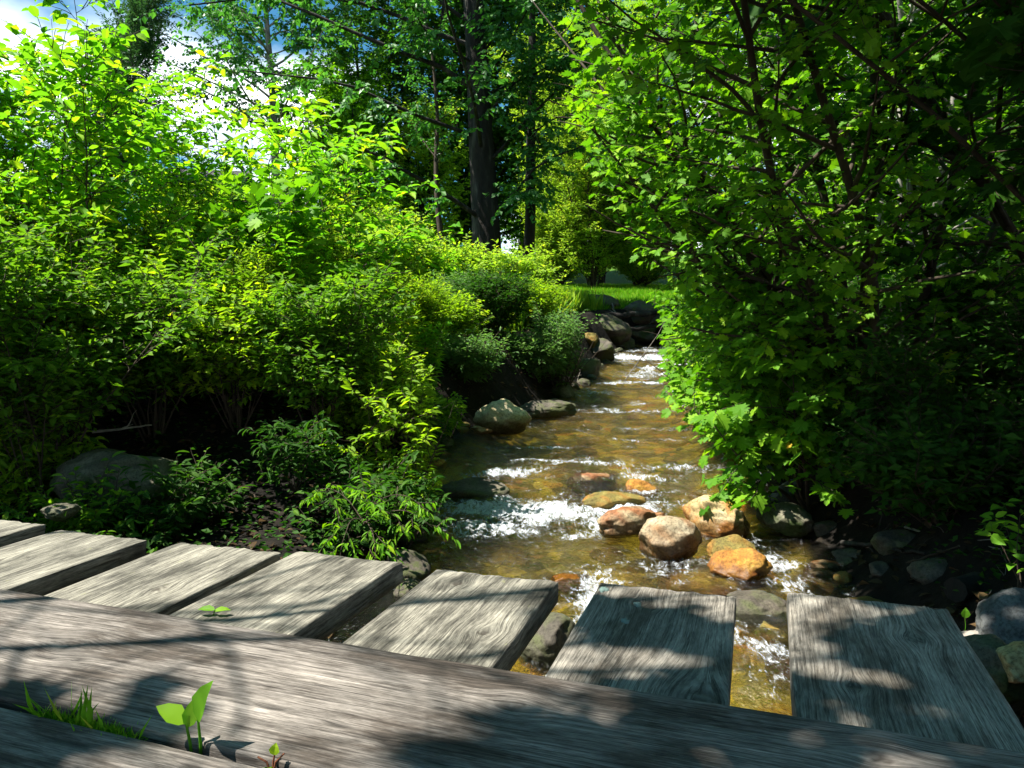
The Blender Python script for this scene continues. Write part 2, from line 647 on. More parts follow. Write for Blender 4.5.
def foam_at(px, py, z, rx, ry, s):
    q = onz(px, py, z)
    FOAM.append((q[0], q[1], rx, ry, s))


for a in ((540, 508, .02, .55, .34, .85), (490, 522, .02, .34, .26, .75), (600, 520, .0, .2, .3, .6), (650, 470, .13, .3, .10, .5), (610, 503, .03, .28, .25, .9), (640, 497, .06, .25, .2, .7), (575, 532, 0, .35, .12, .45),
          (770, 560, 0, .15, .45, .6), (600, 600, -.02, .14, .4, .8), (585, 640, -.04, .1, .2, .9), (760, 655, -.05, .2, .26, .4), (650, 477, .13, .4, .10, .45),
          (560, 460, .14, .45, .06, .5), (620, 463, .14, .3, .06, .5), (700, 480, .1, .2, .08, .4)):
    foam_at(*a)
for _k in range(46):
    _y = 8.8 + 10.2 * random.Random(_k).random()
    _l, _r = chan(_y)
    _r2 = random.Random(100 + _k)
    FOAM.append((_l + .2 + (_r - _l - .4) * _r2.random(), _y, _r2.uniform(.14, .42), _r2.uniform(.07, .22), _r2.uniform(.35, .85) * (.55 if _y < 11 else 1)))
FOAM += [(.95, 4.0, .3, .3, .35), (-.1, 5.95, .5, .07, .6), (.6, 6.15, .6, .06, .55), (1.3, 6.05, .4, .07, .5), (.2, 6.9, .5, .05, .4), (1.2, 7.3, .5, .06, .4), (.0, 5.2, .8, .3, .7), (2.5, 13.4, .7, .5, .55), (2.9, 16.3, 1.0, .35, .85), (3.3, 17.6, .8, .4, .6), (1.4, 9.4, .8, .25, .4), (1.2, 8.0, .7, .16, .3), (4.2, 18.8, .8, .4, .7)]


def foam_mask(x, y):
    f = np.zeros_like(x)
    for fx, fy, rx, ry, s in FOAM:
        f = np.maximum(f, s * np.exp(-(((x - fx) / rx) ** 2 + ((y - fy) / ry) ** 2)))
    return f


ys = [-6.0]
while ys[-1] < 24:
    ys.append(ys[-1] + .018 + .0022 * max(0, ys[-1] - 3) + (.06 if ys[-1] < 1 else 0))
ys = np.array(ys)
nc = 120
tt = np.linspace(0, 1, nc)
xl, xr = chan(ys)
WX = (xl - .28)[:, None] * (1 - tt) + (xr + .28)[:, None] * tt
WY = np.broadcast_to(ys[:, None], WX.shape)
fm = foam_mask(WX, WY)
# the flow runs towards the camera: ripples are short across it and long along it
skew = WX - .3 * WY
rip = .020 * fbm(v3(skew * 4.0, WY * 4.2), 3, 4) + .013 * fbm(v3(skew * 13, WY * 12), 4, 3)
rough_w = fm * (.045 * fbm(v3(skew * 9, WY * 7), 8, 4) + .022 * vnoise(v3(skew * 30, WY * 22), 12))
WZ = wlevel(WY + .22 * fbm(v3(WX * 1.8, WY * .4), 23, 3)) + rip + rough_w
rough_w = rough_w * (1 + .8 * sstep((WY - 11) / 3))
WZ = WZ + rough_w * (1 - 1 / (1 + .8 * sstep((WY - 11) / 3)))
foam = fm * 1.15 + .55 * fbm(v3(skew * 7, WY * 11), 41, 5, .7) - .17  # broken water plus sparse white streaks painted as glints
mb = MB()
mb.add(np.stack([WX, WY, WZ], -1), grid_faces(len(ys), nc)[:, ::-1])
m, nt, out = new_mat("stream_water")
tc = nt.nodes.new("ShaderNodeTexCoord")
mp = nt.nodes.new("ShaderNodeMapping")
mp.inputs["Scale"].default_value = (1.5, 1, 1)
mp.inputs["Rotation"].default_value = (0, 0, R(17))
nt.links.new(tc.outputs["Object"], mp.inputs[0])
n1 = noise_node(nt, mp.outputs[0], 9, 5, .6, .8)
n2 = noise_node(nt, mp.outputs[0], 34, 3, .6, .5)
b = nt.nodes.new("ShaderNodeBump")
b.inputs["Strength"].default_value = .9
b.inputs["Distance"].default_value = .05
nt.links.new(math_node(nt, 'ADD', n1.outputs["Fac"], math_node(nt, 'MULTIPLY', n2.outputs["Fac"], .6)), b.inputs["Height"])
fr = nt.nodes.new("ShaderNodeFresnel")
fr.inputs["IOR"].default_value = 1.33
nt.links.new(b.outputs[0], fr.inputs["Normal"])
gl = nt.nodes.new("ShaderNodeBsdfGlossy")
gl.inputs["Roughness"].default_value = .08
nt.links.new(b.outputs[0], gl.inputs["Normal"])
tr = nt.nodes.new("ShaderNodeBsdfTransparent")
tr.inputs["Color"].default_value = (.97, .96, .88, 1)
rf = nt.nodes.new("ShaderNodeBsdfRefraction")
rf.inputs["IOR"].default_value = 1.2
rf.inputs["Roughness"].default_value = .0
rf.inputs["Color"].default_value = (.97, .96, .88, 1)
nt.links.new(b.outputs[0], rf.inputs["Normal"])
mxr = nt.nodes.new("ShaderNodeMixShader")
mxr.inputs[0].default_value = .5
nt.links.new(tr.outputs[0], mxr.inputs[1])
nt.links.new(rf.outputs[0], mxr.inputs[2])
mx = nt.nodes.new("ShaderNodeMixShader")
nt.links.new(math_node(nt, "MULTIPLY", fr.outputs[0], 1.5, True), mx.inputs[0])
nt.links.new(mxr.outputs[0], mx.inputs[1])
nt.links.new(gl.outputs[0], mx.inputs[2])
fa = nt.nodes.new("ShaderNodeAttribute")
fa.attribute_name = "foam"
mpf = nt.nodes.new("ShaderNodeMapping")
mpf.inputs["Scale"].default_value = (2.0, .9, 1)
mpf.inputs["Rotation"].default_value = (0, 0, R(17))
nt.links.new(tc.outputs["Object"], mpf.inputs[0])
fn = noise_node(nt, mpf.outputs[0], 15, 6, .72, 1.2)
fn2 = noise_node(nt, mpf.outputs[0], 70, 4, .7)
fv = math_node(nt, 'ADD', fa.outputs["Fac"], math_node(nt, 'ADD', math_node(nt, 'MULTIPLY', math_node(nt, 'SUBTRACT', fn.outputs["Fac"], .5), 2.6), math_node(nt, 'MULTIPLY', math_node(nt, 'SUBTRACT', fn2.outputs["Fac"], .5), .8)))
fr2 = ramp_node(nt, [(.22, (0, 0, 0)), (.72, (.95, .95, .95))])
nt.links.new(fv, fr2.inputs["Fac"])
df = nt.nodes.new("ShaderNodeBsdfPrincipled")
df.inputs["Base Color"].default_value = (.52, .55, .58, 1)  # white water, faint blue painted in for reflected sky
df.inputs["Roughness"].default_value = .35
nt.links.new(b.outputs[0], df.inputs["Normal"])
mf = nt.nodes.new("ShaderNodeMixShader")
nt.links.new(fr2.outputs[0], mf.inputs[0])
nt.links.new(mx.outputs[0], mf.inputs[1])
nt.links.new(df.outputs[0], mf.inputs[2])
nt.links.new(mf.outputs[0], out.inputs["Surface"])
water = mb.build("water", m, smooth=True)
tag(water, kind="structure")
a_ = water.data.attributes.new("foam", 'FLOAT', 'POINT')
a_.data.foreach_set("value", foam.ravel().astype(np.float32))

# ------------------------------------------------------------------ rocks
_ico = {}


def ico(level):
    if level not in _ico:
        import bmesh
        bm = bmesh.new()
        bmesh.ops.create_icosphere(bm, subdivisions=level, radius=1)
        bm.verts.ensure_lookup_table()
        v = np.array([x.co[:] for x in bm.verts])
        f = np.array([[w.index for w in q.verts] for q in bm.faces])
        bm.free()
        _ico[level] = (v, f)
    return _ico[level]


def rock_mb(size, seed, level=5, rough=.22, cuts=5, flat=.0):
    rng = np.random.default_rng(seed)
    v, f = ico(level)
    v = v.copy()
    # chop with random planes so it has facets, then soften with noise
    for k in range(cuts):
        n = nrm(rng.normal(0, 1, 3))
        h = rng.uniform(.62, .9)
        d = v @ n
        v = v - np.outer(np.where(d > h, (d - h) * .94, 0), n)
    v = v * (1 + rough * fbm(v * 1.3 + seed * 7.1, seed, 3)[:, None] + .06 * fbm(v * 4.5 + seed, seed + 5, 4)[:, None] + .02 * fbm(v * 15 + seed, seed + 8, 2)[:, None])
    v = v * np.asarray(size)
    mb = MB()
    mb.add(v, f)
    return mb


def rock(name, label, cat, loc, size, seed, mat, rz=0.0, tilt=0.0, level=5, rough=.22, cuts=5, group=None):
    o = rock_mb(size, seed, level, rough, cuts).build(name, mat, smooth=True, loc=tuple(loc))
    o.rotation_euler = (tilt, 0, rz)
    tag(o, label, cat, group)
    return o


W0 = 0.0
s_beige = stone_mat("beige_stone", [(.3, (.20, .15, .09)), (.5, (.31, .26, .17)), (.7, (.46, .40, .28))], (.24, .13, .06), 5, W0)
s_rust = stone_mat("rust_stone", [(.3, (.13, .055, .03)), (.5, (.24, .10, .04)), (.7, (.34, .19, .09))], (.34, .28, .17), 4, W0)
s_orange = stone_mat("orange_stone", [(.3, (.15, .05, .012)), (.5, (.36, .17, .025)), (.7, (.50, .32, .07))], (.20, .08, .02), 6, W0 - .06)
s_pale = stone_mat("pale_yellow_stone", [(.3, (.24, .17, .07)), (.5, (.42, .33, .16)), (.7, (.58, .50, .31))], (.36, .17, .045), 6, W0)
s_boulder = stone_mat("boulder_stone", [(.3, (.32, .26, .15)), (.5, (.50, .42, .26)), (.7, (.62, .55, .37))], (.40, .34, .17), 3.2, .2)
s_grey = stone_mat("grey_stone", [(.3, (.05, .05, .05)), (.5, (.12, .12, .12)), (.7, (.22, .22, .21))], (.17, .175, .17), 6)
s_dark = stone_mat("dark_wet_stone", [(.3, (.03, .027, .02)), (.5, (.075, .065, .05)), (.7, (.14, .12, .09))], (.07, .08, .03), 6)
s_mossy = stone_mat("mossy_stone", [(.3, (.045, .04, .03)), (.5, (.10, .095, .065)), (.7, (.19, .175, .125))], (.035, .055, .012), 5)
s_gold = stone_mat("golden_stone", [(.3, (.22, .13, .02)), (.5, (.40, .27, .03)), (.7, (.52, .40, .08))], (.34, .15, .02), 7)
s_olive = stone_mat("olive_stone", [(.3, (.07, .055, .015)), (.5, (.16, .13, .03)), (.7, (.26, .20, .06))], (.22, .11, .02), 7)


def rk(px, py, z, dz=0.0):
    q = onz(px, py, z)
    q[2] = z + dz
    return q


rock("rock", "rust and cream slanting rock at the left of the stream rock cluster", "rock", rk(632, 535, 0, .075), (.235, .13, .115), 3, s_rust, R(28), R(-12), cuts=7)
rock("rock", "rounded speckled beige rock at the front middle of the stream rock cluster", "rock", rk(668, 551, 0, .055), (.185, .15, .145), 8, s_beige, R(12), R(-10), cuts=4, rough=.16)
rock("rock", "pale yellow broken rock behind the rounded beige rock in the stream", "rock", rk(716, 530, 0, .07), (.20, .16, .14), 15, s_pale, R(-18), .1, cuts=9, rough=.32)
rock("rock", "shiny wet orange rock by the bridge planks at the cluster's front right", "rock", rk(742, 574, -.02, .035), (.155, .12, .10), 22, s_orange, R(-8), 0, cuts=8, rough=.30)
rock("rock", "flat brown stone leaning behind the shiny orange rock", "rock", rk(732, 556, 0, .035), (.15, .10, .075), 27, s_olive, R(10), R(10), cuts=6)
rock("boulder", "large pale rounded boulder standing in shallow water at the left bank", "boulder", rk(503, 429, .17, .12), (.30, .24, .20), 31, s_boulder, R(5), 0, cuts=3, rough=.10)
rock("rock", "flat light stone lying in the water just below the pale boulder", "rock", rk(486, 431, .16, .03), (.16, .12, .05), 36, s_pale, R(20), 0)
rock("rock", "low dark stone on the water's edge behind the pale boulder", "rock", rk(545, 414, .18, .05), (.45, .2, .13), 39, s_dark, R(15), 0)
rock("rock", "dark water-washed ledge stone at the left lip of the little cascade", "rock", rk(466, 487, .03, -.03), (.36, .19, .10), 44, s_dark, R(-4), 0, cuts=4)
rock("rock", "orange brown wet stone in the middle of the cascade lip", "rock", rk(594, 478, .05, -.04), (.22, .15, .10), 47, s_rust, R(9), 0)
rock("rock", "small bright orange stone in the current above the rust rock", "rock", rk(638, 483, .06, -.055), (.15, .11, .08), 52, s_orange, R(-20), 0)
rock("rock", "olive stone with water sheeting over it left of the rock cluster's top", "rock", rk(612, 496, .04, -.06), (.24, .14, .09), 55, s_olive, R(10), 0)
rock("rock", "low golden stone just under the surface before the middle plank's end", "rock", rk(700, 576, -.02, -.055), (.22, .13, .06), 58, s_gold, R(4), 0)
rock("rock", "orange wet stone by the far corner of the fifth plank", "rock", rk(566, 575, -.02, -.065), (.14, .10, .07), 61, s_orange, R(30), 0)
rock("rock", "pale pinkish stone on the right shore beside the foaming side channel", "rock", rk(785, 527, .02, .05), (.17, .14, .10), 64, s_mossy, R(-30), 0)
rock("rock", "dark wet stone seen in the gap left of the last plank", "rock", rk(757, 607, -.04, -.02), (.17, .14, .09), 66, s_dark, R(8), 0)
rock("rock", "yellow brown stone deeper in the gap left of the last plank", "rock", rk(772, 634, -.06, -.02), (.10, .09, .07), 69, s_olive, 0, 0)
rock("rock", "dark wet stone under the bridge in the gap between fifth and sixth plank", "rock", rk(552, 662, -.08, .08), (.16, .14, .12), 71, s_dark, 0, 0)
rock("boulder", "big mossy boulder lying in shade on the left bank past the planks", "boulder", at(120, 492, 4.3), (.36, .30, .26), 74, s_mossy, R(30), R(8), cuts=5, rough=.2)
rock("rock", "small pale stone at the foot of the big mossy boulder", "rock", at(62, 512, 3.7), (.09, .07, .045), 77, s_mossy, R(12), 0)
rock("rock", "rounded blue-grey stone on the right bank beside the last plank", "rock", at(1020, 628, 2.45), (.15, .12, .12), 80, s_grey, R(20), R(-10), cuts=4, rough=.14)
rock("rock", "dark mossy stone below the cream log end at the right bank", "rock", at(990, 670, 2.25), (.11, .11, .10), 83, s_mossy, R(20), 0)
rock("rock", "small pale stone at the right edge below the blue-grey stone", "rock", at(1022, 664, 2.15), (.08, .07, .06), 85, s_pale, R(50), 0)
rock("rock", "pale flat slab in the gloom of the right bank beyond the last plank", "rock", at(912, 588, 3.55), (.17, .10, .06), 87, s_grey, R(25), R(10))
rock("rock", "grey stone at the right waterline under the overhanging maple leaves", "rock", at(790, 494, 5.6), (.16, .13, .11), 90, s_grey, R(60), 0)
rock("rock", "round dark stone beside the grey stone under the maple leaves", "rock", at(768, 487, 5.9), (.15, .12, .10), 92, s_dark, R(15), 0)
# far bank of the stream's bend: dark ledges, and stones along both shores
far = [(640, 312, 0, (.7, .4, .3), s_dark, "dark flat rock at the top of the far bank"), (622, 345, 0, (.4, .3, .25), s_dark, "dark stone at the foot of the far bank's left side"), (675, 335, 0, (.6, .4, .3), s_dark, "dark stone low on the far bank's right side"),
       (596, 352, 15.8, (.45, .35, .3), s_dark, "dark upright stone at the left shore below the lawn"),
       (588, 340, 16.5, (.22, .2, .2), s_olive, "small yellow stone on the left shore below the lawn"),
       (612, 330, 19.6, (.9, .5, .38), s_dark, "long dark ledge of rock at the left of the far bank"),
       (655, 318, 20.9, (1.1, .6, .38), s_dark, "dark slab in the middle of the far bank below the lawn"),
       (640, 333, 20.2, (.6, .4, .26), s_mossy, "mossy rock at the far bank's waterline"),
       (690, 327, 21.0, (.8, .5, .4), s_dark, "dark block of rock at the right of the far bank"),
       (600, 306, 20.6, (.9, .5, .3), s_dark, "uppermost dark rock under the lawn edge"),
       (668, 341, 19.4, (.35, .3, .16), s_grey, "grey stone breaking the far rapid"),
       (585, 372, 13.8, (.35, .3, .24), s_dark, "dark stone at the left shore beside the far rapids"),
       (702, 372, 13.5, (.4, .3, .28), s_dark, "dark stone at the right shore beside the far rapids"),
       (560, 393, 12.2, (.3, .25, .18), s_mossy, "mossy stone under the grey-green bush at the left shore")]


def hit(px, py, y0=8.0):
    ys_ = np.arange(y0, 40, .05)
    d = ray(px, py)
    P = np.array([0, 0, CAMZ]) + d[None] * (ys_ / d[1])[:, None]
    k = np.argmax(P[:, 2] < ground(P[:, 0], P[:, 1]))
    return P[k]


for i, (px, py, Yd, sz, mt, lb) in enumerate(far):
    rock("rock", lb, "rock", hit(px, py), sz, 100 + i, mt, i * .9, 0, level=4, rough=.3, cuts=8)

# stones along both shores
rng = np.random.default_rng(17)
shore_protos = {}
for j in range(44):
    side = j % 2
    y = 3.1 + 14.5 * ((j // 2) + rng.uniform(0, .9)) / 22
    xl_, xr_ = chan(y)
    x = (xr_ + rng.uniform(-.02, .16)) if side else (xl_ - rng.uniform(-.04, .12))
    mt = (s_dark, s_mossy, s_dark, s_olive, s_grey)[int(rng.integers(5))] if side else (s_dark, s_mossy)[int(rng.integers(2))]
    k = int(rng.integers(5))
    if (k, mt.name) not in shore_protos:
        me = rock_mb((1, .75, .6), 300 + k, 4, .22, 6).mesh("shore_stone", True)
        me.materials.append(mt)
        shore_protos[(k, mt.name)] = me
    o = bpy.data.objects.new("shore_stone", shore_protos[(k, mt.name)])
    COL.objects.link(o)
    s = rng.uniform(.06, .15)
    o.scale = (s, s, s)
    o.rotation_euler = (0, 0, rng.uniform(0, 6.3))
    o.location = (x, y, float(wlevel(y)) + s * .1)
    col = mt.name.split("_")[0]
    tag(o, "small %s stone among others at the waterline of the %s shore" % (col, "right" if side else "left"), "stone", "%s stones along the %s shore" % (col, "right" if side else "left"))

# cobbles lying on the stream bed
rng = np.random.default_rng(5)
cob_protos = [rock_mb((1, .8, .5), 200 + k, 3, .2, 5).mesh("cobble", True) for k in range(6)]
cob_mats = [s_gold, s_olive, s_orange, s_beige, s_olive, s_olive, s_gold, s_dark, s_dark]
cob_mesh = {}
names = {id(s_gold): "golden", id(s_olive): "olive brown", id(s_orange): "orange", id(s_beige): "beige", id(s_rust): "rust red", id(s_dark): "dark"}
n = 0
while n < 130:
    y = rng.uniform(2.2, 10.5)
    xl_, xr_ = chan(y)
    x = rng.uniform(xl_ - .05, xr_ + .05)
    k, q = rng.integers(6), rng.integers(len(cob_mats))
    mt = cob_mats[q]
    if (k, mt.name) not in cob_mesh:
        me = cob_protos[k].copy()
        me.materials.clear()
        me.materials.append(mt)
        cob_mesh[(k, mt.name)] = me
    o = bpy.data.objects.new("cobble", cob_mesh[(k, mt.name)])
    COL.objects.link(o)
    s = rng.uniform(.05, .15)
    o.scale = (s, s, s)
    o.rotation_euler = (0, 0, rng.uniform(0, 6.3))
    o.location = (x, y, float(ground(x, y)) + s * .08)
    tag(o, names[id(mt)] + " cobble lying among others on the shallow stream bed", "cobble", names[id(mt)] + " cobbles on the stream bed")
    n += 1

# ------------------------------------------------------------------ weathered timber


def wood_mat(name, dark, mid, light, stain, moss=0.0):
    m, nt, out = new_mat(name)
    a = nt.nodes.new("ShaderNodeAttribute")
    a.attribute_name = "grain"
    kn = nt.nodes.new("ShaderNodeAttribute")
    kn.attribute_name = "knot"
    hg = nt.nodes.new("ShaderNodeAttribute")
    hg.attribute_name = "furrow"

    def mapped(sc):
        mp = nt.nodes.new("ShaderNodeMapping")
        mp.inputs["Scale"].default_value = sc
        nt.links.new(a.outputs["Vector"], mp.inputs[0])
        return mp.outputs[0]
    f1 = noise_node(nt, mapped((8, 210, 30)), 1, 5, .65)
    f2 = noise_node(nt, mapped((2.6, 70, 20)), 1, 5, .6)
    f3 = noise_node(nt, mapped((42, 420, 60)), 1, 3, .7)
    v = math_node(nt, 'ADD', math_node(nt, 'MULTIPLY', f1.outputs["Fac"], .48), math_node(nt, 'ADD', math_node(nt, 'MULTIPLY', f2.outputs["Fac"], .22), math_node(nt, 'MULTIPLY', f3.outputs["Fac"], .30)))
    r = ramp_node(nt, [(.38, dark), (.50, mid), (.63, light)])
    nt.links.new(v, r.inputs["Fac"])
    ck = noise_node(nt, mapped((1.6, 75, 14)), 1, 5, .65)
    ckr = ramp_node(nt, [(.478, (1, 1, 1)), (.5, (.12, .11, .10)), (.522, (1, 1, 1))])
    nt.links.new(ck.outputs['Fac'], ckr.inputs['Fac'])
    st = noise_node(nt, mapped((4, 12, 6)), 1, 6, .65)
    sr = ramp_node(nt, [(.38, (1.2, 1.2, 1.18)), (.50, (.85, .85, .84)), (.60, stain)])
    nt.links.new(st.outputs["Fac"], sr.inputs["Fac"])
    c = mix_col(nt, 1.0, r.outputs[0], sr.outputs[0], 'MULTIPLY')
    c = mix_col(nt, .8, c, ckr.outputs[0], 'MULTIPLY')
    c = mix_col(nt, math_node(nt, 'MULTIPLY', hg.outputs["Fac"], .9, True), c, (.012, .010, .008))
    c = mix_col(nt, math_node(nt, 'MULTIPLY', kn.outputs["Fac"], .75, True), c, (.03, .022, .016))
    if moss:
        ms = noise_node(nt, mapped((11, 22, 12)), 1, 6, .7)
        mr = ramp_node(nt, [(.64, (0, 0, 0)), (.72, (moss, moss, moss))])
        nt.links.new(ms.outputs["Fac"], mr.inputs["Fac"])
        c = mix_col(nt, mr.outputs[0], c, (.20, .21, .08))
    p = nt.nodes.new("ShaderNodeBsdfPrincipled")
    p.inputs["Roughness"].default_value = .78
    p.inputs["Specular IOR Level"].default_value = .25
    nt.links.new(c, p.inputs["Base Color"])
    b = nt.nodes.new("ShaderNodeBump")
    b.inputs["Strength"].default_value = .8
    b.inputs["Distance"].default_value = .004
    nt.links.new(v, b.inputs["Height"])
    nt.links.new(b.outputs[0], p.inputs["Normal"])
    nt.links.new(p.outputs[0], out.inputs["Surface"])
    return m


def board(name, L, W, H, seed, mat, knots=(), step=.007, ragged=.012, deep=1.0):
    """a sawn board, x along the grain, y across, top at z=0; furrows, splits and knots are modelled in the surface"""
    nx = max(8, int(L / step))
    nyt = max(6, int(W / step))
    xs = np.linspace(0, L, nx)
    e = .004
    top = np.linspace(-W / 2 + e, W / 2 - e, nyt)
    prof = [(y, 0.0) for y in top]
    prof += [(W / 2 - e * .3, -e * .3), (W / 2, -e)] + [(W / 2, -z) for z in np.linspace(e, H - e, 5)[1:]] + [(W / 2 - e, -H)]
    prof += [(-W / 2 + e, -H)] + [(-W / 2, -z) for z in np.linspace(H - e, e, 5)] + [(-W / 2 + e * .3, -e * .3)]
    prof = np.array(prof)
    npf = len(prof)
    PX = np.broadcast_to(xs[:, None], (nx, npf)).copy()
    PY = np.broadcast_to(prof[None, :, 0], (nx, npf)).copy()
    PZ = np.broadcast_to(prof[None, :, 1], (nx, npf)).copy()
    # grain coordinate across the board, bent round the knots
    g = PY + .0045 * fbm(v3(PX * .9, PY * 2.5, PZ * 4), seed, 3) + PZ * .6
    kn = np.zeros_like(PX)
    for (kx, ky, kr) in knots:
        dx, dy = (PX - kx) / 2.0, PY - ky
        dd = np.hypot(dx, dy)
        g = g - .95 * kr * np.tanh(dy / kr) * np.exp(-(np.abs(PX - kx) / (kr * 2.2)) ** 2 - (dy / (kr * 2.6)) ** 2)
        dk = np.hypot((PX - kx) / 1.25, dy)
        kn = np.maximum(kn, sstep((kr * .9 - dk) / (kr * .5)) * (.65 + .35 * np.sin(dk / kr * 16)))
    fur = fbm(np.stack([PX * 1.7, g * 75, PZ * 20], -1), seed + 3, 3, .6)
    crk = vnoise(np.stack([PX * .9 + seed, g * 26, PZ * 5], -1), seed + 9)
    crk = sstep((.055 - np.abs(crk)) / .05) * sstep((vnoise(np.stack([PX * 1.3, g * 9, PZ * 3 + 5], -1), seed + 11) - .02) / .22)
    dz = .0016 * fur - .004 * crk * deep - .0025 * kn + .002 * fbm(v3(PX * 1.6, PY * 3), seed + 20, 2)
    is_top = PZ > -e * .5
    PZ += np.where(is_top, dz, 0)
    side = np.abs(PY) > W / 2 - e * .5
    PY += np.where(side, np.sign(PY) * (.003 * fbm(v3(PX * 4, PZ * 30), seed + 31, 3)), 0)
    # ragged, worn end at x = L; gently weathered edge lines
    endw = np.clip(1 - (L - PX) / .06, 0, 1)
    rag = ragged * (.6 * fbm(v3(PY * 60, PZ * 40), seed + 40, 4, .7) - .2 + .35 * fbm(v3(PY * 9, PZ * 3), seed + 41, 2))
    PX += endw * rag
    PZ -= np.where(is_top, endw ** 4 * .003 * (1 + fbm(v3(PY * 40, PX * 3), seed + 43, 2)), 0)
    v = np.stack([PX, PY, PZ], -1).reshape(-1, 3)
    i = np.arange(nx - 1)[:, None] * npf
    k = np.arange(npf)[None]
    k2 = (k + 1) % npf
    q = np.stack([i + k, i + npf + k, i + npf + k2, i + k2], -1).reshape(-1, 4)[:, ::-1]
    mb = MB()
    ci = len(v)
    v = np.concatenate([v, [v[:npf].mean(0)], [v[-npf:].mean(0)]])
    k = np.arange(npf)
    capa = np.stack([np.full(npf, ci), k, (k + 1) % npf], -1)
    b0 = (nx - 1) * npf
    capb = np.stack([np.full(npf, ci + 1), b0 + (k + 1) % npf, b0 + k], -1)
    mb.add(v, q[:, ::-1], capa[:, ::-1], capb[:, ::-1])
    me = mb.mesh(name, True)
    zz = np.zeros(2)
    gr = np.stack([PX + seed * 3.3, g, PZ], -1).reshape(-1, 3)
    gr = np.concatenate([gr, [gr[:npf].mean(0)], [gr[-npf:].mean(0)]])
    a = me.attributes.new("grain", 'FLOAT_VECTOR', 'POINT')
    a.data.foreach_set("vector", gr.ravel().astype(np.float32))
    a = me.attributes.new("knot", 'FLOAT', 'POINT')
    a.data.foreach_set("value", np.concatenate([kn.ravel(), zz]).astype(np.float32))
    a = me.attributes.new("furrow", 'FLOAT', 'POINT')
    a.data.foreach_set("value", np.concatenate([(crk * .9 + sstep((-fur - .25) / .4) * .35).ravel(), zz]).astype(np.float32))
    me.materials.append(mat)
    o = bpy.data.objects.new(name, me)
    COL.objects.link(o)
    return o


wood_a = wood_mat("weathered_plank", (.05, .046, .038), (.185, .174, .142), (.345, .325, .265), (.34, .34, .33), .7)
wood_shade = wood_mat("shade_toned_plank", (.065, .058, .048), (.215, .195, .165), (.38, .35, .30), (.45, .43, .40), .0)  # copy of the plank wood, toned for the planks lying in shade
wood_b = wood_mat("brown_grey_board", (.044, .034, .027), (.155, .138, .122), (.31, .275, .245), (.36, .33, .30), .0)

DECK = .745
AZ = math.atan((755 - 512) / FPX)             # the planks' direction, right of straight ahead
ends = [((-75, 512), (45, 523)), ((72, 527), (147, 540)), ((175, 542), (285, 548)), ((300, 550), (403, 562)), ((438, 567), (558, 580)), ((600, 580), (737, 591)), ((787, 597), (945, 604))]
pl_lab = ["weathered plank cut by the left edge of the photo, first of the row",
          "pale weathered plank with green moss flecks, second from the left",
          "pale weathered plank with a torn splintery end, third from the left",
          "sunlit olive-grey plank in front of the hanging weed fronds",
          "sunlit cream and grey plank whose end meets the orange stone in the stream",
          "shade-toned grey plank with pale lichen spots and a swirling knot",
          "wide shade-toned grey plank on the far right with a dark knot"]
pl_kn = [(), ((2.35, .05, .02),), ((2.3, -.06, .022),), ((2.2, .03, .02),), ((2.52, .06, .016), (2.3, -.08, .018)), ((2.13, -.10, .055), (2.50, .045, .014), (2.48, .015, .010)), ((2.42, -.06, .020), (2.2, .06, .015))]
PL = 2.6
planks = []
for i, (a, b) in enumerate(ends):
    A, B = onz(*a, DECK), onz(*b, DECK)
    mid = (A + B) / 2
    w = abs((B - A) @ np.array([math.cos(AZ), -math.sin(AZ), 0]))
    if i == 0:
        w = .30
        mid = B - np.array([math.cos(AZ), -math.sin(AZ), 0]) * .15
    if i == 1:
        w = max(w, .27)
        mid = B - np.array([math.cos(AZ), -math.sin(AZ), 0]) * w / 2
    yaw = AZ + (0.0, .01, -.012, .008, 0.0, .0, .012)[i]
    o = board("deck_plank", PL, w, .052, 11 + i * 17, wood_shade if i >= 5 else wood_a, pl_kn[i], .0075, .020 if i == 2 else .011)
    dirv = np.array([math.sin(yaw), math.cos(yaw), 0])
    org = mid - dirv * PL
    o.location = (org[0], org[1], DECK + (0, .004, -.003, .002, .0, -.004, .003)[i])
    o.rotation_euler = (0, 0, math.pi / 2 - yaw)
    tag(o, pl_lab[i], "plank", "deck planks of the footbridge")
    planks.append(o)

# the deck goes on to the left of the photo
for k, lb in enumerate(("weathered plank just left of the first one in the photo", "weathered plank second to the left outside the photo", "weathered plank third to the left outside the photo")):
    o = planks[0].copy()
    COL.objects.link(o)
    sh = Vector((-math.cos(AZ), math.sin(AZ), 0)) * (.365 * (k + 1))
    o.location = planks[0].location + sh + Vector((0, 0, .003 * (k % 2)))
    o["label"] = lb

# long running boards laid across the planks
RB_TOP = DECK + .062
e0, e1 = onz(0, 588, RB_TOP), onz(1024, 752, RB_TOP)
rdir = nrm(e1 - e0)
rang = math.atan2(rdir[1], rdir[0])
perp = np.array([rdir[1], -rdir[0], 0])       # towards the camera
g0 = onz(100, 722, RB_TOP)                    # a point of the slit between the two boards
wid = float((g0 - e0) @ perp) - .004
RLEN = 5.2


def running_board(width, back, label, seed, knots):
    o = board("running_board", RLEN, width, .058, seed, wood_b, knots, .0075, .01, .6)
    org = e0 - rdir * 1.9 + perp * (back + width / 2)
    o.location = (org[0], org[1], RB_TOP)
    o.rotation_euler = (0, 0, rang)
    return tag(o, label, "board", "running boards along the footbridge")


def rb_local(px, py, back, width):
    q = onz(px, py, RB_TOP)
    r = q - (e0 - rdir * 1.9)
    return float(r @ rdir), float(-(r @ perp) + back + width / 2)


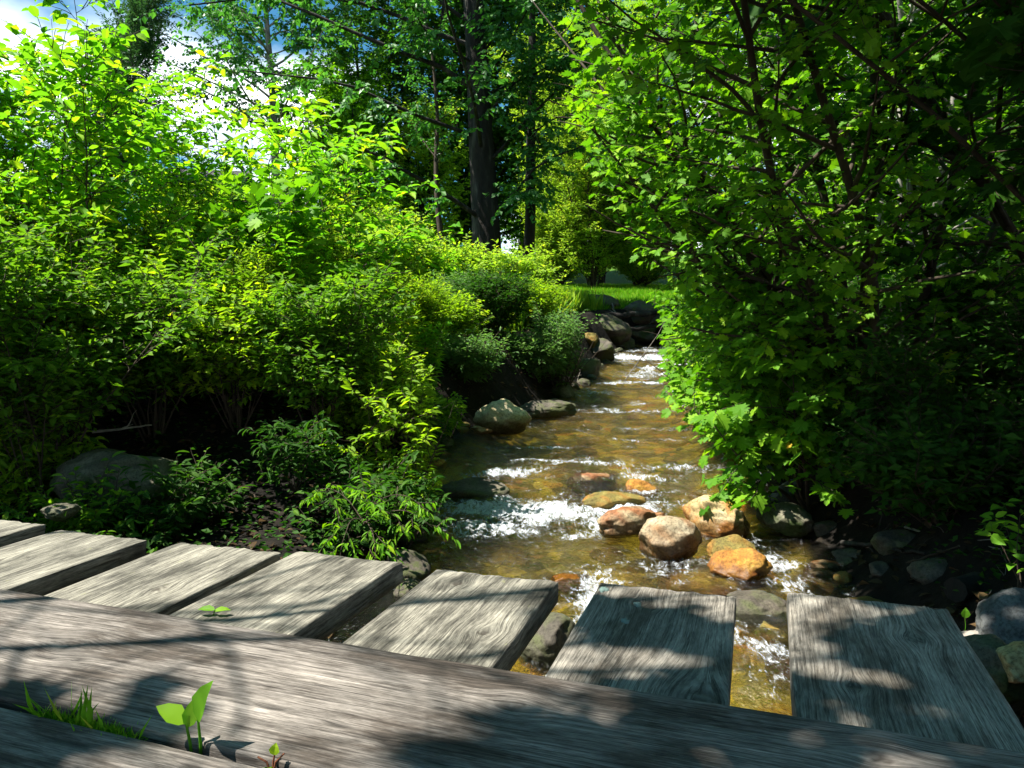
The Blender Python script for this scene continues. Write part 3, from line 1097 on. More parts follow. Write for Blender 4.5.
kx, ky = rb_local(70, 645, 0, wid)
k2x, k2y = rb_local(880, 757, 0, wid)
k3x, k3y = rb_local(515, 705, 0, wid)
running_board(wid, 0, "broad brown-grey board running the whole width in front of the planks", 301, ((kx, ky, .022), (k2x, k2y, .018), (k3x, k3y, .020)))
running_board(.26, wid + .016, "brown-grey board at the bottom left corner, nearest to the viewer", 333, ())
# two round stringers that carry the deck
for s, lb in ((.18, "round dark log under the deck planks behind the broad board"), (1.25, "round dark log carrying the deck's near side")):
    org = e0 + perp * s
    mbs = MB()
    tpts = np.stack([org + rdir * t for t in np.linspace(-1.9, 3.3, 14)])
    tpts[:, 2] = DECK - .052 - .11 + .004 * np.sin(np.arange(14) * 1.3)
    tubes(mbs, tpts[None], .11, .105, 14, cap=True)
    tag(mbs.build("stringer_log", M["bark"], smooth=True), lb, "log")

# lichen spots on the sixth plank
m_lich = plain_mat("lichen", [(.3, (.10, .16, .145)), (.7, (.20, .28, .25))], 60, .9, .5, .004)
p6 = planks[5]
inv6 = (Matrix.Translation(p6.location) @ p6.rotation_euler.to_matrix().to_4x4()).inverted()
for j, (px, py, rr) in enumerate(((604, 587, .010), (637, 602, .008), (625, 619, .009))):
    q = inv6 @ Vector(onz(px, py, DECK))
    rngl = np.random.default_rng(j)
    ang = np.linspace(0, 2 * np.pi, 18, endpoint=False)
    rad = rr * .8 * (1 + .9 * fbm(v3(np.cos(ang) * 2 + j * 5, np.sin(ang) * 2), 3, 3))
    top = np.stack([q.x + rad * np.cos(ang) * 1.3, q.y + rad * np.sin(ang), np.full(18, .0015)], -1)
    low = top.copy()
    low[:, :2] += (top[:, :2] - [q.x, q.y]) * .15
    low[:, 2] = -.004
    mbl = MB()
    k = np.arange(18)
    vv = np.concatenate([top, low, [[q.x, q.y, .003]]])
    mbl.add(vv, np.stack([k, (k + 1) % 18, np.full(18, 36)], -1), np.stack([k + 18, (k + 1) % 18 + 18, (k + 1) % 18, k], -1))
    mbl.build("lichen", m_lich, p6, True)

# ------------------------------------------------------------------ plants


def plant(name, label, cat, base, seed, *, stem_dirs, stem_len, stem_r, nb, svar=(.9, 1.08), bl, bt0=.2, bang=.9, btrop=(0, 0, .25), strop=(0, 0, .3), nt_=6, tl=.3, tt0=.15, ttrop=(0, 0, 0),
          nl=8, ll=.07, ratio=.6, kind="rhomb", leaf="weed", bark="twig", droop=.25, nrand=.45, wob=.10, group=None, parts=("stem", "foliage"), keep=None, toward=None, stem_leaf=0, sides=5, terminal=True, taper=.75, bflat=0.0, swob=None):
    """stems -> branches -> twigs -> leaves, all vectorised; returns the Empty that carries both parts"""
    rng = np.random.default_rng(seed)
    base = np.asarray(base, float)
    root = empty(name, tuple(base))
    tag(root, label, cat, group)
    sd = np.asarray(stem_dirs, float)
    ns = len(sd)
    p0 = rng.normal(0, 1, (ns, 3)) * [stem_r * 2, stem_r * 2, 0] * (1 if ns > 1 else 0)
    p0[:, 2] -= .12
    sl = np.broadcast_to(np.asarray(stem_len, float), (ns,)) * rng.uniform(*svar, ns)
    stems = curves(rng, p0, sd, sl, 12, wob * .6 if swob is None else swob, strop)
    wood, crown = MB(), MB()
    tubes(wood, stems, np.full(ns, stem_r), np.full(ns, stem_r * (1 - taper) * .5), max(sides, 7))
    # branches
    idx = np.repeat(np.arange(ns), nb)
    t = bt0 + (1 - bt0) * (np.tile((np.arange(nb) + .5) / nb, ns) + rng.uniform(-.5, .5, len(idx)) / nb)
    t = np.clip(t, 0, .99)
    bp, btan = along(stems, idx, t)
    az = np.tile(np.arange(nb) * 2.399, ns) + rng.uniform(0, 6.3, ns)[idx] + rng.normal(0, .4, len(idx))
    out_ = np.stack([np.cos(az), np.sin(az), np.zeros_like(az)], -1)
    if toward is not None:
        out_ = nrm(out_ + np.asarray(toward, float))
    bd = nrm(btan * math.cos(bang) + out_ * math.sin(bang) + [0, 0, -bflat])
    blen = (bl[0] + (bl[1] - bl[0]) * rng.uniform(0, 1, len(idx))) * (1.05 - .6 * np.clip((t - bt0) / (1 - bt0), 0, 1) ** 1.5)
    br = curves(rng, bp, bd, blen, 8, wob, btrop)
    if keep is not None:
        kb = keep(br[:, -1] + base) | keep(br[:, 4] + base) & (rng.uniform(size=len(br)) < .3)
        br, t, blen, idx = br[kb], t[kb], blen[kb], idx[kb]
    brr = np.minimum(stem_r * (1 - t * taper) * .6, .009 + blen * .008)
    tubes(wood, br, brr, brr * .25, sides)
    # twigs
    if nt_ > 0:
        ti = np.repeat(np.arange(len(br)), nt_)
        t2 = tt0 + (1 - tt0) * (np.tile((np.arange(nt_) + .5) / nt_, len(br)) + rng.uniform(-.4, .4, len(ti)) / nt_)
        tp, tt_ = along(br, ti, np.clip(t2, 0, .99))
        sgn = np.where(rng.uniform(size=len(ti)) < .5, -1.0, 1.0)[:, None]
        sidev = nrm(np.cross(tt_, [0, 0, 1.0]) + rng.normal(0, .35, tt_.shape))
        td = nrm(tt_ * .7 + sidev * sgn * .8 + rng.normal(0, .25, tt_.shape))
        tw = curves(rng, tp, td, tl * rng.uniform(.55, 1.2, len(ti)), 5, wob, ttrop)
        if terminal:
            e_p, e_t = br[:, -1], nrm(br[:, -1] - br[:, -2])
            tw = np.concatenate([tw, curves(rng, e_p, e_t, tl * rng.uniform(.7, 1.2, len(br)), 5, wob, ttrop)])
        twr = np.full(len(tw), min(.0035, ll * .03) + .0008)
        keep_tw = None
        if keep is not None:
            keep_tw = keep(tw[:, -1] + base)
            tw, twr = tw[keep_tw], twr[keep_tw]
        tubes(wood, tw, twr, twr * .4, 3)
    else:
        tw = br
    # leaves
    N = len(tw)
    li = np.repeat(np.arange(N), nl)
    k = np.tile(np.arange(nl), N)
    tl_ = np.clip((k + .6) / nl + rng.normal(0, .03, len(li)), .06, 1)
    lp, lt = along(tw, li, tl_)
    sg = np.where(k % 2 == 0, 1.0, -1.0)[:, None]
    sv = nrm(np.cross(lt, [0, 0, 1.0]) + 1e-3)
    ld = nrm(lt * .55 + sv * sg * .85 + rng.normal(0, .3, lt.shape) + [0, 0, -droop])
    ln = nrm(np.array([0, 0, .55]) + SUNV * .75 + rng.normal(0, nrand, lt.shape))
    L = ll * rng.uniform(.5, 1.25, len(li))
    twt = rng.beta(2, 2.4, N)
    tint = np.clip(twt[li] * .55 + rng.uniform(0, 1, len(li)) ** 1.6 * .5, 0, 1)
    if keep is not None:
        kk = keep(lp + base)
        lp, ld, ln, L, tint = lp[kk], ld[kk], ln[kk], L[kk], tint[kk]
    # petiole offset so blades stand off the twig
    lp = lp + ld * (L * .12)[:, None]
    leaves(crown, lp, ld, ln, L, ratio, kind, tint)
    wood.build(parts[0], M[bark], root, True)
    crown.build(parts[1], M[leaf], root, False)
    return root


SUNV = np.array(to_sun)


def fan(n, spread, rng_seed, lean=(0, 0), up=1.0):
    rng = np.random.default_rng(rng_seed)
    a = np.arange(n) * 2.399 + rng.uniform(0, 6)
    s = spread * np.sqrt((np.arange(n) + .5) / n)
    return np.stack([np.cos(a) * s + lean[0], np.sin(a) * s + lean[1], np.full(n, up)], -1)


def gz(x, y):
    return float(ground(x, y))


def stand(px, Yd):
    """ground point seen below pixel column px, Yd metres ahead"""
    x = (px - 512) / FPX * Yd
    return np.array([x, Yd, gz(x, Yd)])


def hgt(base, py):
    """height above base needed to reach pixel row py"""
    return CAMZ + (320 - py) / FPX * base[1] - base[2]


def inview_gap(q):
    """keeps the air over the stream free of leaves"""
    x, y, z = q[:, 0], q[:, 1], q[:, 2]
    xl_, xr_ = chan(y)
    over = (x > xl_ + .02) & (x < xr_ - .05) & (y > 2.5) & (y < 20)
    mid_ = over & (x > xl_ + .16) & (x < xr_ - .28 - .07 * np.minimum(y, 9))
    w_ = wlevel(y)
    return ~(mid_ & (z < w_ + 1.0)) & ~(over & (z < w_ + .14)) & (y > 1.2)


# --- left bank: front row of dark leafy shrubs
frontL = [(35, 4.3, 262, .5, "green shrub arching over the big mossy boulder"),
          (-90, 4.2, 240, .5, "green shrub just past the photo's left edge"),
          (-40, 4.9, 300, .55, "leafy dark green shrub cut by the photo's left edge"),
          (60, 5.0, 285, .5, "dark green shrub above the big mossy boulder"),
          (150, 5.2, 290, .5, "dark green shrub with a light leafy top right of the mossy boulder"),
          (235, 5.3, 300, .55, "dark shrub in deep shade behind the third plank"),
          (320, 5.2, 300, .5, "dark shrub in shade behind the fourth plank"),
          (378, 5.6, 372, .45, "dark green shrub leaning over the stream's left shore by the cascade")]
for i, (px, Yd, py, sp, lb) in enumerate(frontL):
    bq = stand(px, Yd)
    h = hgt(bq, py)
    plant("leafy_shrub", lb, "shrub", bq, 400 + i, stem_dirs=fan(15, sp, 40 + i), stem_len=h * 1.08, stem_r=.008, svar=(.6, 1.22), nb=11, bl=(.12, .42), bt0=.56, nt_=5, tl=.2, nl=8,
          ll=.066, ratio=.5, kind="rhomb", leaf="mid" if i in (0, 1, 4, 6) else "weed", keep=inview_gap, group="shrubs along the left bank")

for i, (px, Yd, h, n_, lf, lb) in enumerate([(390, 4.3, .55, 5, "dark", "low dark plant on the left shore beside the cascade"), (412, 5.0, .55, 6, "weed", "low green plant on the left shore above the cascade"), (20, 4.4, .5, 9, "weed", "low green plant left of the mossy boulder"),
                                         (424, 6.2, .6, 8, "dark", "low dark plant on the left shore above the cascade lip"), (438, 7.2, .42, 7, "weed", "low green plant at the left shore opposite the overhanging maple"),
                                         (78, 3.95, .36, 5, "mid", "small green plant half covering the big mossy boulder"), (140, 4.0, .26, 3, "dark", "small dark plant at the right foot of the big mossy boulder"),
                                         (180, 4.2, .35, 3, "dark", "sparse little plant in the black shade right of the mossy boulder"), (340, 4.1, .5, 3, "dark", "sparse dark plant beyond the fourth plank's end")]):
    bq = stand(px, Yd)
    plant("leafy_weed", lb, "weed", bq, 415 + i, stem_dirs=fan(n_, .7, 240 + i), stem_len=h, stem_r=.006, nb=8, bl=(.15, .35), bt0=.15, nt_=3, tl=.14, nl=7,
          ll=.065, ratio=.42, kind="ovate", leaf=lf, keep=inview_gap, group="low plants on the left shore", droop=.35)
for i, (x, y, h, lb) in enumerate([(-5.0, 4.9, 3.6, "added unseen young maple shading the bank from beyond the left edge"), (-6.6, 7.2, 4.6, "taller added maple, unseen, shading the left bank")]):  # unseen maples added to cast shade over the left bank
    plant("maple_tree", lb, "tree", (x, y, gz(x, y)), 426 + i, stem_dirs=fan(4, .3, 250 + i), stem_len=h, stem_r=.04, nb=18, bl=(.6, 1.2), bt0=.3, bang=1.0, nt_=6, tl=.36, nl=6, ll=.11, ratio=.9,
          kind="rhomb", leaf="maple", droop=.35, parts=("trunk", "crown"))

# --- left bank: tall fine-leaved weeds and meadowsweet behind
finL = [(-70, 5.6, 215, "tall weed clump just past the photo's left edge"),
        (45, 5.6, 250, "green weed clump in front of the yellow saplings"),
        (180, 5.8, 262, "green weed clump below the feathery ones at left"),
        (275, 5.9, 275, "green weed clump left of the broad-leaved sapling's foot"),
        (0, 6.2, 205, "tall yellow-green weed clump at the photo's left edge"),
        (75, 6.6, 190, "tall yellow-green weed clump under the yellow-leaved sapling"),
        (150, 6.8, 200, "feathery yellow-green weed clump left of the roof gap"),
        (225, 7.0, 222, "feathery bright green weed clump below the distant roof"),
        (290, 6.8, 240, "bright yellow-green bush left of the broad-leaved sapling"),
        (350, 7.4, 255, "bright yellow-green bush behind the broad-leaved sapling's stem"),
        (415, 8.6, 292, "bright green weed clump right of the broad-leaved sapling")]
for i, (px, Yd, py, lb) in enumerate(finL):
    bq = stand(px, Yd)
    h = hgt(bq, py)
    plant("weed_clump", lb, "weeds", bq, 430 + i, stem_dirs=fan(34, .5, 60 + i), stem_len=h * 1.04, stem_r=.006, svar=(.6, 1.25), nb=15, bl=(.12, .30), bt0=.38, bang=.75, nt_=4, tl=.12, nl=9,
          ll=.05, ratio=.3, kind="rhomb", leaf="feather" if i in (6, 9) else "weed", keep=inview_gap, group="tall weeds on the left bank", droop=.1)

for i, (px, Yd, py, n_, lb) in enumerate([(22, 5.2, 165, 12, "tall upright willow-leaved stems at the far left before the saplings"), (108, 5.5, 205, 13, "tall upright willow-leaved stems before the dark-stemmed sapling"), (172, 5.7, 215, 13, "tall upright willow-leaved stems below the distant roof"),
                                         (228, 5.5, 245, 12, "upright willow-leaved stems left of the broad-leaved sapling"), (318, 5.9, 232, 14, "upright willow-leaved stems in front of the broad-leaved sapling"), (385, 6.6, 255, 13, "upright willow-leaved stems right of the broad-leaved sapling"), (418, 7.0, 300, 12, "short upright willow-leaved stems nearest the stream")]):
    bq = stand(px, Yd)
    h = hgt(bq, py)
    plant("upright_weed", lb, "weeds", bq, 700 + i, stem_dirs=fan(n_, .26, 720 + i), stem_len=h, stem_r=.006, svar=(.6, 1.12), nb=34, bl=(.03, .10), bt0=.3, bang=1.1, nt_=0, nl=4,
          ll=.085, ratio=.26, kind="ovate", leaf="weed" if i % 2 else "yellow", keep=inview_gap, group="upright weeds on the left bank", droop=.25, nrand=.4)

# --- left bank saplings
sap = [(40, 6.0, 25, 3.0, .10, "slender sapling with yellow leaves at the far left"),
       (113, 6.3, -25, 3.4, .06, "tall dark-stemmed sapling with yellow-green leaves against the blue sky"),
       (165, 6.8, 95, 2.6, .10, "sapling with yellow-green leaves right of the tall dark-stemmed one"),
       (75, 7.2, 75, 2.6, .15, "sapling with pale yellow leaves behind the tall dark-stemmed one"),
       (-10, 6.6, 60, 2.6, .15, "yellow-leaved sapling cut by the photo's left edge"),
       (218, 7.4, 112, 2.4, .10, "thin sapling with drooping oval leaves against the white cloud"),
       (-45, 5.9, 20, 3, .12, "sapling with yellow leaves farthest to the left"), (85, 5.7, 70, 2, .12, "leafy yellow-green sapling in front of the tall dark-stemmed one"), (140, 7.3, 45, 2, .10, "thin sapling with small yellow leaves right behind the tall dark-stemmed one"), (190, 7.7, 135, 2, .12, "short sapling before the distant house"),
       (252, 7.6, 80, 2.4, .10, "thin sapling with a yellow leaf cluster below the poplar branch")]
for i, (px, Yd, py, _, sp, lb) in enumerate(sap):
    bq = stand(px, Yd)
    h = hgt(bq, py)
    plant("sapling", lb, "sapling", bq, 460 + i, stem_dirs=fan(2 if i != 1 else 1, sp, 80 + i), stem_len=h, stem_r=.013, nb=10 if 'thin' in lb else 22, bl=(.2, .45) if 'thin' in lb else (.3, .75), bt0=.25, bang=1.05, btrop=(0, 0, .15),
          nt_=4, tl=.24, nl=5, ll=.105, ratio=.52, kind="ovate", leaf="yellow", droop=.3, nrand=.35, keep=inview_gap, group="saplings on the left bank", parts=("stem", "foliage"))
# the broad-leaved sapling in the middle
bq = stand(346, 7.0)
plant("sapling", "broad-leaved sapling with spreading tiers of bright leaves at centre left", "sapling", bq, 481, stem_dirs=[[0, 0, 1], [.16, 0, 1], [-.15, .1, 1]], stem_len=hgt(bq, 88) * np.array([1, .85, .85]), stem_r=.014,
      nb=18, bl=(.55, 1.05), bt0=.36, bang=1.2, btrop=(0, 0, .12), nt_=4, tl=.32, nl=7, ll=.125, ratio=.44, kind="ovate", leaf="yellow", droop=.22, nrand=.28, keep=inview_gap, group="saplings on the left bank")
bq = stand(255, 6.0)
plant("maple_sapling", "low maple seedling with large fresh green lobed leaves left of centre", "sapling", bq, 482, stem_dirs=fan(4, .35, 3), stem_len=hgt(bq, 190), stem_r=.012,
      nb=9, bl=(.25, .5), bt0=.5, nt_=3, tl=.2, nl=4, ll=.12, ratio=.9, kind="maple", leaf="maple", droop=.3, keep=inview_gap)
bq = stand(395, 5.0)
plant("sapling", "low sapling with pinnate fresh leaves reaching over the dark bank", "sapling", bq, 483, stem_dirs=fan(4, .5, 9, (.1, -.1)), stem_len=hgt(bq, 370), stem_r=.009,
      nb=8, bl=(.3, .55), bt0=.4, bang=1.1, nt_=2, tl=.2, nl=9, ll=.075, ratio=.4, kind="ovate", leaf="weed", droop=.25, keep=inview_gap)
# fronds hanging beside the fourth plank
bq = at(365, 500, 3.65)
plant("hanging_weed", "bright drooping weed hanging by the far end of the fourth plank", "weed", bq, 484, stem_dirs=fan(5, .6, 12, (.1, -.3), .55), stem_len=.42, stem_r=.004,
      nb=5, bl=(.10, .2), bt0=.2, strop=(0, 0, -1.6), btrop=(0, 0, -.6), nt_=2, tl=.08, nl=7, ll=.05, ratio=.26, kind="ovate", leaf="maple", droop=.7)
bq = at(295, 470, 4.3)
plant("leafy_weed", "willow-leaved weed catching light in the dark bank behind the fourth plank", "weed", bq, 485, stem_dirs=fan(6, .6, 14, (.1, -.2)), stem_len=.4, stem_r=.004,
      nb=6, bl=(.08, .16), bt0=.2, nt_=2, tl=.07, nl=6, ll=.07, ratio=.28, kind="ovate", leaf="dark", droop=.3)

# --- bank shrubs beyond, by the upper stream
bank = [(532, 10.4, 350, .5, "grey", "low grey-green bush hanging over the water behind the pale boulder"),
        (436, 9.6, 310, .5, "weed", "green shrub on the left bank above the pale boulder's left"),
        (490, 10.6, 285, .6, "dark", "dark green shrub on the left bank behind the pale boulder"),
        (530, 12.6, 290, .6, "weed", "green shrub on the left bank below the big tree trunk"),
        (560, 10.9, 322, .6, "grey", "grey-green bush leaning out over the water past the pale boulder"),
        (460, 12.5, 284, .6, "grey", "grey-green shrub at the foot of the big tree trunk"),
        (462, 8.9, 365, .35, "grey", "small grey-green bush right behind the left shore's low plants")]
for i, (px, Yd, py, sp, lf, lb) in enumerate(bank):
    bq = stand(px, Yd)
    h = hgt(bq, py)
    plant("bank_shrub", lb, "shrub", bq, 500 + i, stem_dirs=fan(14, sp, 90 + i, (.2, -.1)), stem_len=h * 1.1, stem_r=.012, nb=10, bl=(.3, .6), bt0=.2, nt_=6, tl=.2, nl=8,
          ll=.075, ratio=.36, kind="rhomb", leaf=lf, keep=inview_gap, group="shrubs beside the upper stream")

def clear_of_stream(q):
    x, y, z = q[:, 0], q[:, 1], q[:, 2]
    return inview_gap(q) & (x > (.075 + .125 * np.clip((2.7 - z) / 1.3, 0, 1)) * y - .05)


# --- right bank: the big leaning maple and its neighbours
bq = np.array([2.7, 5.5, gz(2.7, 5.5)])
plant("maple_tree", "leaning many-stemmed maple that overhangs the stream from the right", "tree", bq, 520,
      stem_dirs=[[-.95, -.1, 1], [-.62, -.3, 1], [-.45, .3, 1], [-.2, -.25, 1], [-.05, .2, 1], [.25, -.2, 1], [.5, .1, 1], [-1.15, -.25, .8], [-.75, .5, 1], [-.9, -.75, 1], [-.5, -.8, 1]],
      stem_len=np.array([4.6, 5.6, 6.2, 7.0, 7.4, 6.8, 6.0, 3.0, 5.6, 5.0, 5.6]), stem_r=.040, nb=38, bl=(.5, 1.5), bt0=.14, bang=1.0, btrop=(-.25, -.1, -.05), nt_=7, tl=.32, nl=7, ll=.066, ratio=.95,
      kind="maple", leaf="maple", bark="twig", droop=.4, nrand=.5, keep=clear_of_stream, toward=(-.5, -.2, 0), parts=("trunk", "crown"), group="maples on the right bank")
bq = np.array([2.0, 5.0, gz(2.0, 5.0)])
plant("maple_bush", "low maple bush trailing bright leaves down to the water at right", "bush", bq, 521,
      stem_dirs=[[-.55, -.15, .7], [-.5, .3, .9], [-.3, -.35, .8], [.2, -.1, 1], [-.2, .1, 1.0], [.1, .5, .8]], stem_len=1.35, stem_r=.014, nb=13, bl=(.3, .65), bt0=.25, bang=1.0, btrop=(-.2, -.1, -.25), nt_=5, tl=.24, nl=5,
      ll=.085, ratio=.95, kind="maple", leaf="maple", droop=.5, keep=clear_of_stream, toward=(-.5, -.3, 0), parts=("stem", "foliage"))
for i, (x, y, lb) in enumerate([(2.35, 6.6, "maple bush trailing leaves over the right shore past the grey stones"), (2.6, 8.4, "maple bush on the right shore opposite the pale boulder")]):
    plant("maple_bush", lb, "bush", (x, y, gz(x, y)), 524 + i, stem_dirs=[[-.7, -.2, .7], [-.5, .3, .9], [-.3, -.35, .8], [.2, -.1, 1], [-.2, .1, 1.0], [-.8, .1, .5]], stem_len=1.5, stem_r=.014, nb=15, bl=(.35, .85), bt0=.15, bang=1.0, btrop=(-.2, -.1, -.3), nt_=5, tl=.24, nl=5,
          ll=.085, ratio=.95, kind="maple", leaf="maple", droop=.5, keep=clear_of_stream, toward=(-.5, -.3, 0), parts=("stem", "foliage"))
bq = np.array([4.3, 5.0, gz(4.3, 5.0)])
plant("maple_tree", "maple at the right edge with large leaves darkened as if shaded", "tree", bq, 522,
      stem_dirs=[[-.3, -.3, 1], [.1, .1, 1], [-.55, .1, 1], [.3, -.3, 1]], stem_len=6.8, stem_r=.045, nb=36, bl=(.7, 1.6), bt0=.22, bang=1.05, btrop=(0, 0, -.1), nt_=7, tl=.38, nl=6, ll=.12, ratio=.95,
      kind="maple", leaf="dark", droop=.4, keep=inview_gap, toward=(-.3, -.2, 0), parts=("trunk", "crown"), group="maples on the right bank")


def near_keep(q):  # unseen crown above the frame is extended left to shade the right bank
    x, y, z = q[:, 0], q[:, 1], q[:, 2]
    return (y > 1.6) & (y < 4.0) & (((z > 1.55 + .46 * y) & (x > -.35)) | ((x > .57 * y) & (z > 1.35)))


bq = np.array([3.3, 3.5, gz(3.3, 3.5)])
plant("maple_tree", "nearest maple whose big shade-dark leaves hang in at the upper right corner", "tree", bq, 523,
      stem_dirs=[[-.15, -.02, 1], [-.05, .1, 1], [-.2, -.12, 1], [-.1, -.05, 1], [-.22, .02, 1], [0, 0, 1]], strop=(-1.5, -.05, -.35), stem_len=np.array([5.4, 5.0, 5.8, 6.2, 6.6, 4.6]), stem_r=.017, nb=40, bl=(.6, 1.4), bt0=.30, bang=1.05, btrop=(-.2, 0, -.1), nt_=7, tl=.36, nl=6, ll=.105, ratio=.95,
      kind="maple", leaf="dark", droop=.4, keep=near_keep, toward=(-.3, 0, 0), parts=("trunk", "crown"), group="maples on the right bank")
more = [(4.6, 9.0, 6.5, "maple", "slim maple standing behind the leaning maple"),
        (7.0, 7.6, 7.5, "dark", "dark maple deep in the right-hand wood"),
        (3.9, 12.0, 6.5, "maple", "maple on the right bank beside the far rapids"),
        (8.6, 11.5, 9.0, "dark", "tall dark maple far back in the right-hand wood"),
        (6.2, 15.0, 9.0, "maple", "tall maple behind the right bank of the far rapids")]
for i, (x, y, h, lf, lb) in enumerate(more):
    plant("maple_tree", lb, "tree", (x, y, gz(x, y)), 530 + i, stem_dirs=fan(4, .28, 130 + i), stem_len=h * 1.15, stem_r=.05, nb=28, bl=(.8, 1.8), bt0=.12, bang=1.05, btrop=(0, 0, -.05), nt_=7, tl=.45, nl=6,
          ll=.12, ratio=.9, kind="rhomb", leaf=lf, bark="palebark" if i in (0, 1) else "twig", droop=.35, keep=inview_gap, parts=("trunk", "crown"), group="maples on the right bank")
under = [(3.1, 4.3, .9, "dark shrub in black shade beyond the last plank"), (3.9, 3.9, 1.1, "dark shrub at the right edge in shade"), (3.4, 5.4, 1.2, "dark shrub under the leaning maple"),
         (4.8, 6.4, 1.5, "dark shrub deep under the right maples"), (3.6, 7.4, 1.2, "dark shrub behind the leaning maple's stems"),
         (2.15, 3.75, .45, "low dark shrub on the right bank nearest the stream"), (2.7, 3.4, .45, "low dark shrub on the right bank above the pale slab"), (3.0, 3.0, .5, "low dark shrub at the right edge above the blue-grey stone"), (2.3, 4.4, .8, "low dark shrub under the maple bush")]
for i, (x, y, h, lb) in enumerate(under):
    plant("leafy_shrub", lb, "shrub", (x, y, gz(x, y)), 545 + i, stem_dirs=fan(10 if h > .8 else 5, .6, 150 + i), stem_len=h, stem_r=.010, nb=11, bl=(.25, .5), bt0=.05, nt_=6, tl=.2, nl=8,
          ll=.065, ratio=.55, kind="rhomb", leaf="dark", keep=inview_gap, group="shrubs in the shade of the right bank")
bq = np.array([3.0, 10.3, gz(3.0, 10.3)])
plant("bank_shrub", "small-leaved grey-green shrub on the right shore below the maple's leaning stem", "shrub", bq, 551, stem_dirs=fan(12, .6, 160, (-.15, -.1)), stem_len=1.35, stem_r=.010, nb=9, bl=(.25, .5), bt0=.1, nt_=6, tl=.18, nl=8,
      ll=.05, ratio=.45, kind="rhomb", leaf="grey", keep=inview_gap)
bq = np.array([4.0, 14.0, gz(4.0, 14.0)])
plant("bank_shrub", "grey-green shrub on the right shore by the stream's bend", "shrub", bq, 552, stem_dirs=fan(12, .6, 161, (-.1, -.1)), stem_len=1.5, stem_r=.010, nb=9, bl=(.3, .6), bt0=.1, nt_=6, tl=.2, nl=8,
      ll=.06, ratio=.45, kind="rhomb", leaf="grey", keep=inview_gap)
bq = at(1022, 560, 2.75)
plant("leafy_weed", "small weed with bright green leaves at the right edge above the blue-grey stone", "weed", bq, 553, stem_dirs=fan(4, .5, 162), stem_len=.30, stem_r=.003, nb=4, bl=(.06, .12), bt0=.3, nt_=0, nl=4,
      ll=.06, ratio=.55, kind="ovate", leaf="maple", droop=.3)

# --- feathery yellow-green shrubs past the bend
for i, (px, Yd, py, lb) in enumerate([(592, 26.5, 45, "tall feathery yellow-green shrub left of the leaning maple"), (635, 27.5, 25, "tall feathery yellow-green shrub half behind the leaning maple"),
                                      (560, 27.5, 185, "low feathery yellow-green shrub right of the second dark trunk"), (640, 27.0, 205, "lower yellow-green shrub between lawn and maple")]):
    bq = stand(px, Yd)
    h = hgt(bq, py)
    plant("feathery_shrub", lb, "shrub", bq, 560 + i, stem_dirs=fan(16, .3, 170 + i), stem_len=h * 1.03, stem_r=.03, nb=26, bl=(.8, 1.7), bt0=.04, bang=.9, nt_=9, tl=.42, nl=13,
          ll=.13, ratio=.32, kind="rhomb", leaf="feather", group="feathery shrubs by the lawn", droop=.15)

# --- big poplar and its companions
def gnarly(root, seed):
    return root


def clear_of_lawn(q):
    return (q[:, 1] < 20.3) & (q[:, 1] > 17.2) | (q[:, 2] < 3.2) & (q[:, 1] < 21.6)


bq = stand(489, 20.0)
bq[2] = gz(bq[0], 20)
plant("poplar_tree", "big poplar with a thick dark trunk at the centre of the photo", "tree", bq, 580, stem_dirs=[[-.03, 0, 1]], stem_len=17, stem_r=.42, swob=.018, nb=70, bl=(3.0, 8.2), bt0=.13, bang=1.05, btrop=(-.1, 0, -.10),
      strop=(0, 0, .1), nt_=24, tl=1.05, tt0=.15, nl=22, ll=.16, ratio=.72, kind="rhomb", leaf="poplar", bark="bark", droop=.5, nrand=.6, wob=.12, parts=("trunk", "crown"), toward=(-.35, -.35, 0), sides=6, ttrop=(0, 0, -.6), keep=clear_of_lawn)
bq = stand(528, 20.6)
plant("poplar_tree", "second dark trunk tree just right of the big poplar", "tree", bq, 581, stem_dirs=[[.03, 0, 1]], stem_len=14, stem_r=.17, swob=.018, nb=34, bl=(1.6, 3.2), bt0=.14, bang=1.05, btrop=(0, 0, -.05),
      strop=(0, 0, .1), nt_=20, tl=.95, tt0=.2, nl=20, ll=.16, ratio=.7, kind="rhomb", leaf="poplar", bark="bark", droop=.45, nrand=.6, parts=("trunk", "crown"), toward=(.2, -.4, 0), sides=6, ttrop=(0, 0, -.4), keep=clear_of_lawn)
bq = stand(285, 27)
plant("poplar_tree", "leafy poplar left of the big trunk with hanging outer branches", "tree", bq, 582, stem_dirs=[[-.05, 0, 1]], stem_len=15, stem_r=.2, swob=.018, nb=54, bl=(2.2, 4.8), bt0=.36, bang=1.05, btrop=(0, 0, -.1),
      strop=(0, 0, .1), nt_=20, tl=.95, tt0=.2, nl=20, ll=.16, ratio=.7, kind="rhomb", leaf="poplar", bark="palebark", droop=.5, nrand=.6, parts=("trunk", "crown"), sides=6, ttrop=(0, 0, -.4))
# slim pale trunks seen left of the big trunk
for i, (px, Yd, lb) in enumerate([(443, 22.5, "slim thin-trunked tree left of the big trunk")]):
    bq = stand(px, Yd)
    plant("slim_tree", lb, "tree", bq, 590 + i, stem_dirs=[[.02, 0, 1]], stem_len=9, stem_r=.11, nb=14, bl=(.9, 1.8), bt0=.38, nt_=9, tl=.6, nl=10, ll=.12, ratio=.7, leaf="poplar", bark="twig", droop=.4, parts=("trunk", "crown"), sides=5)

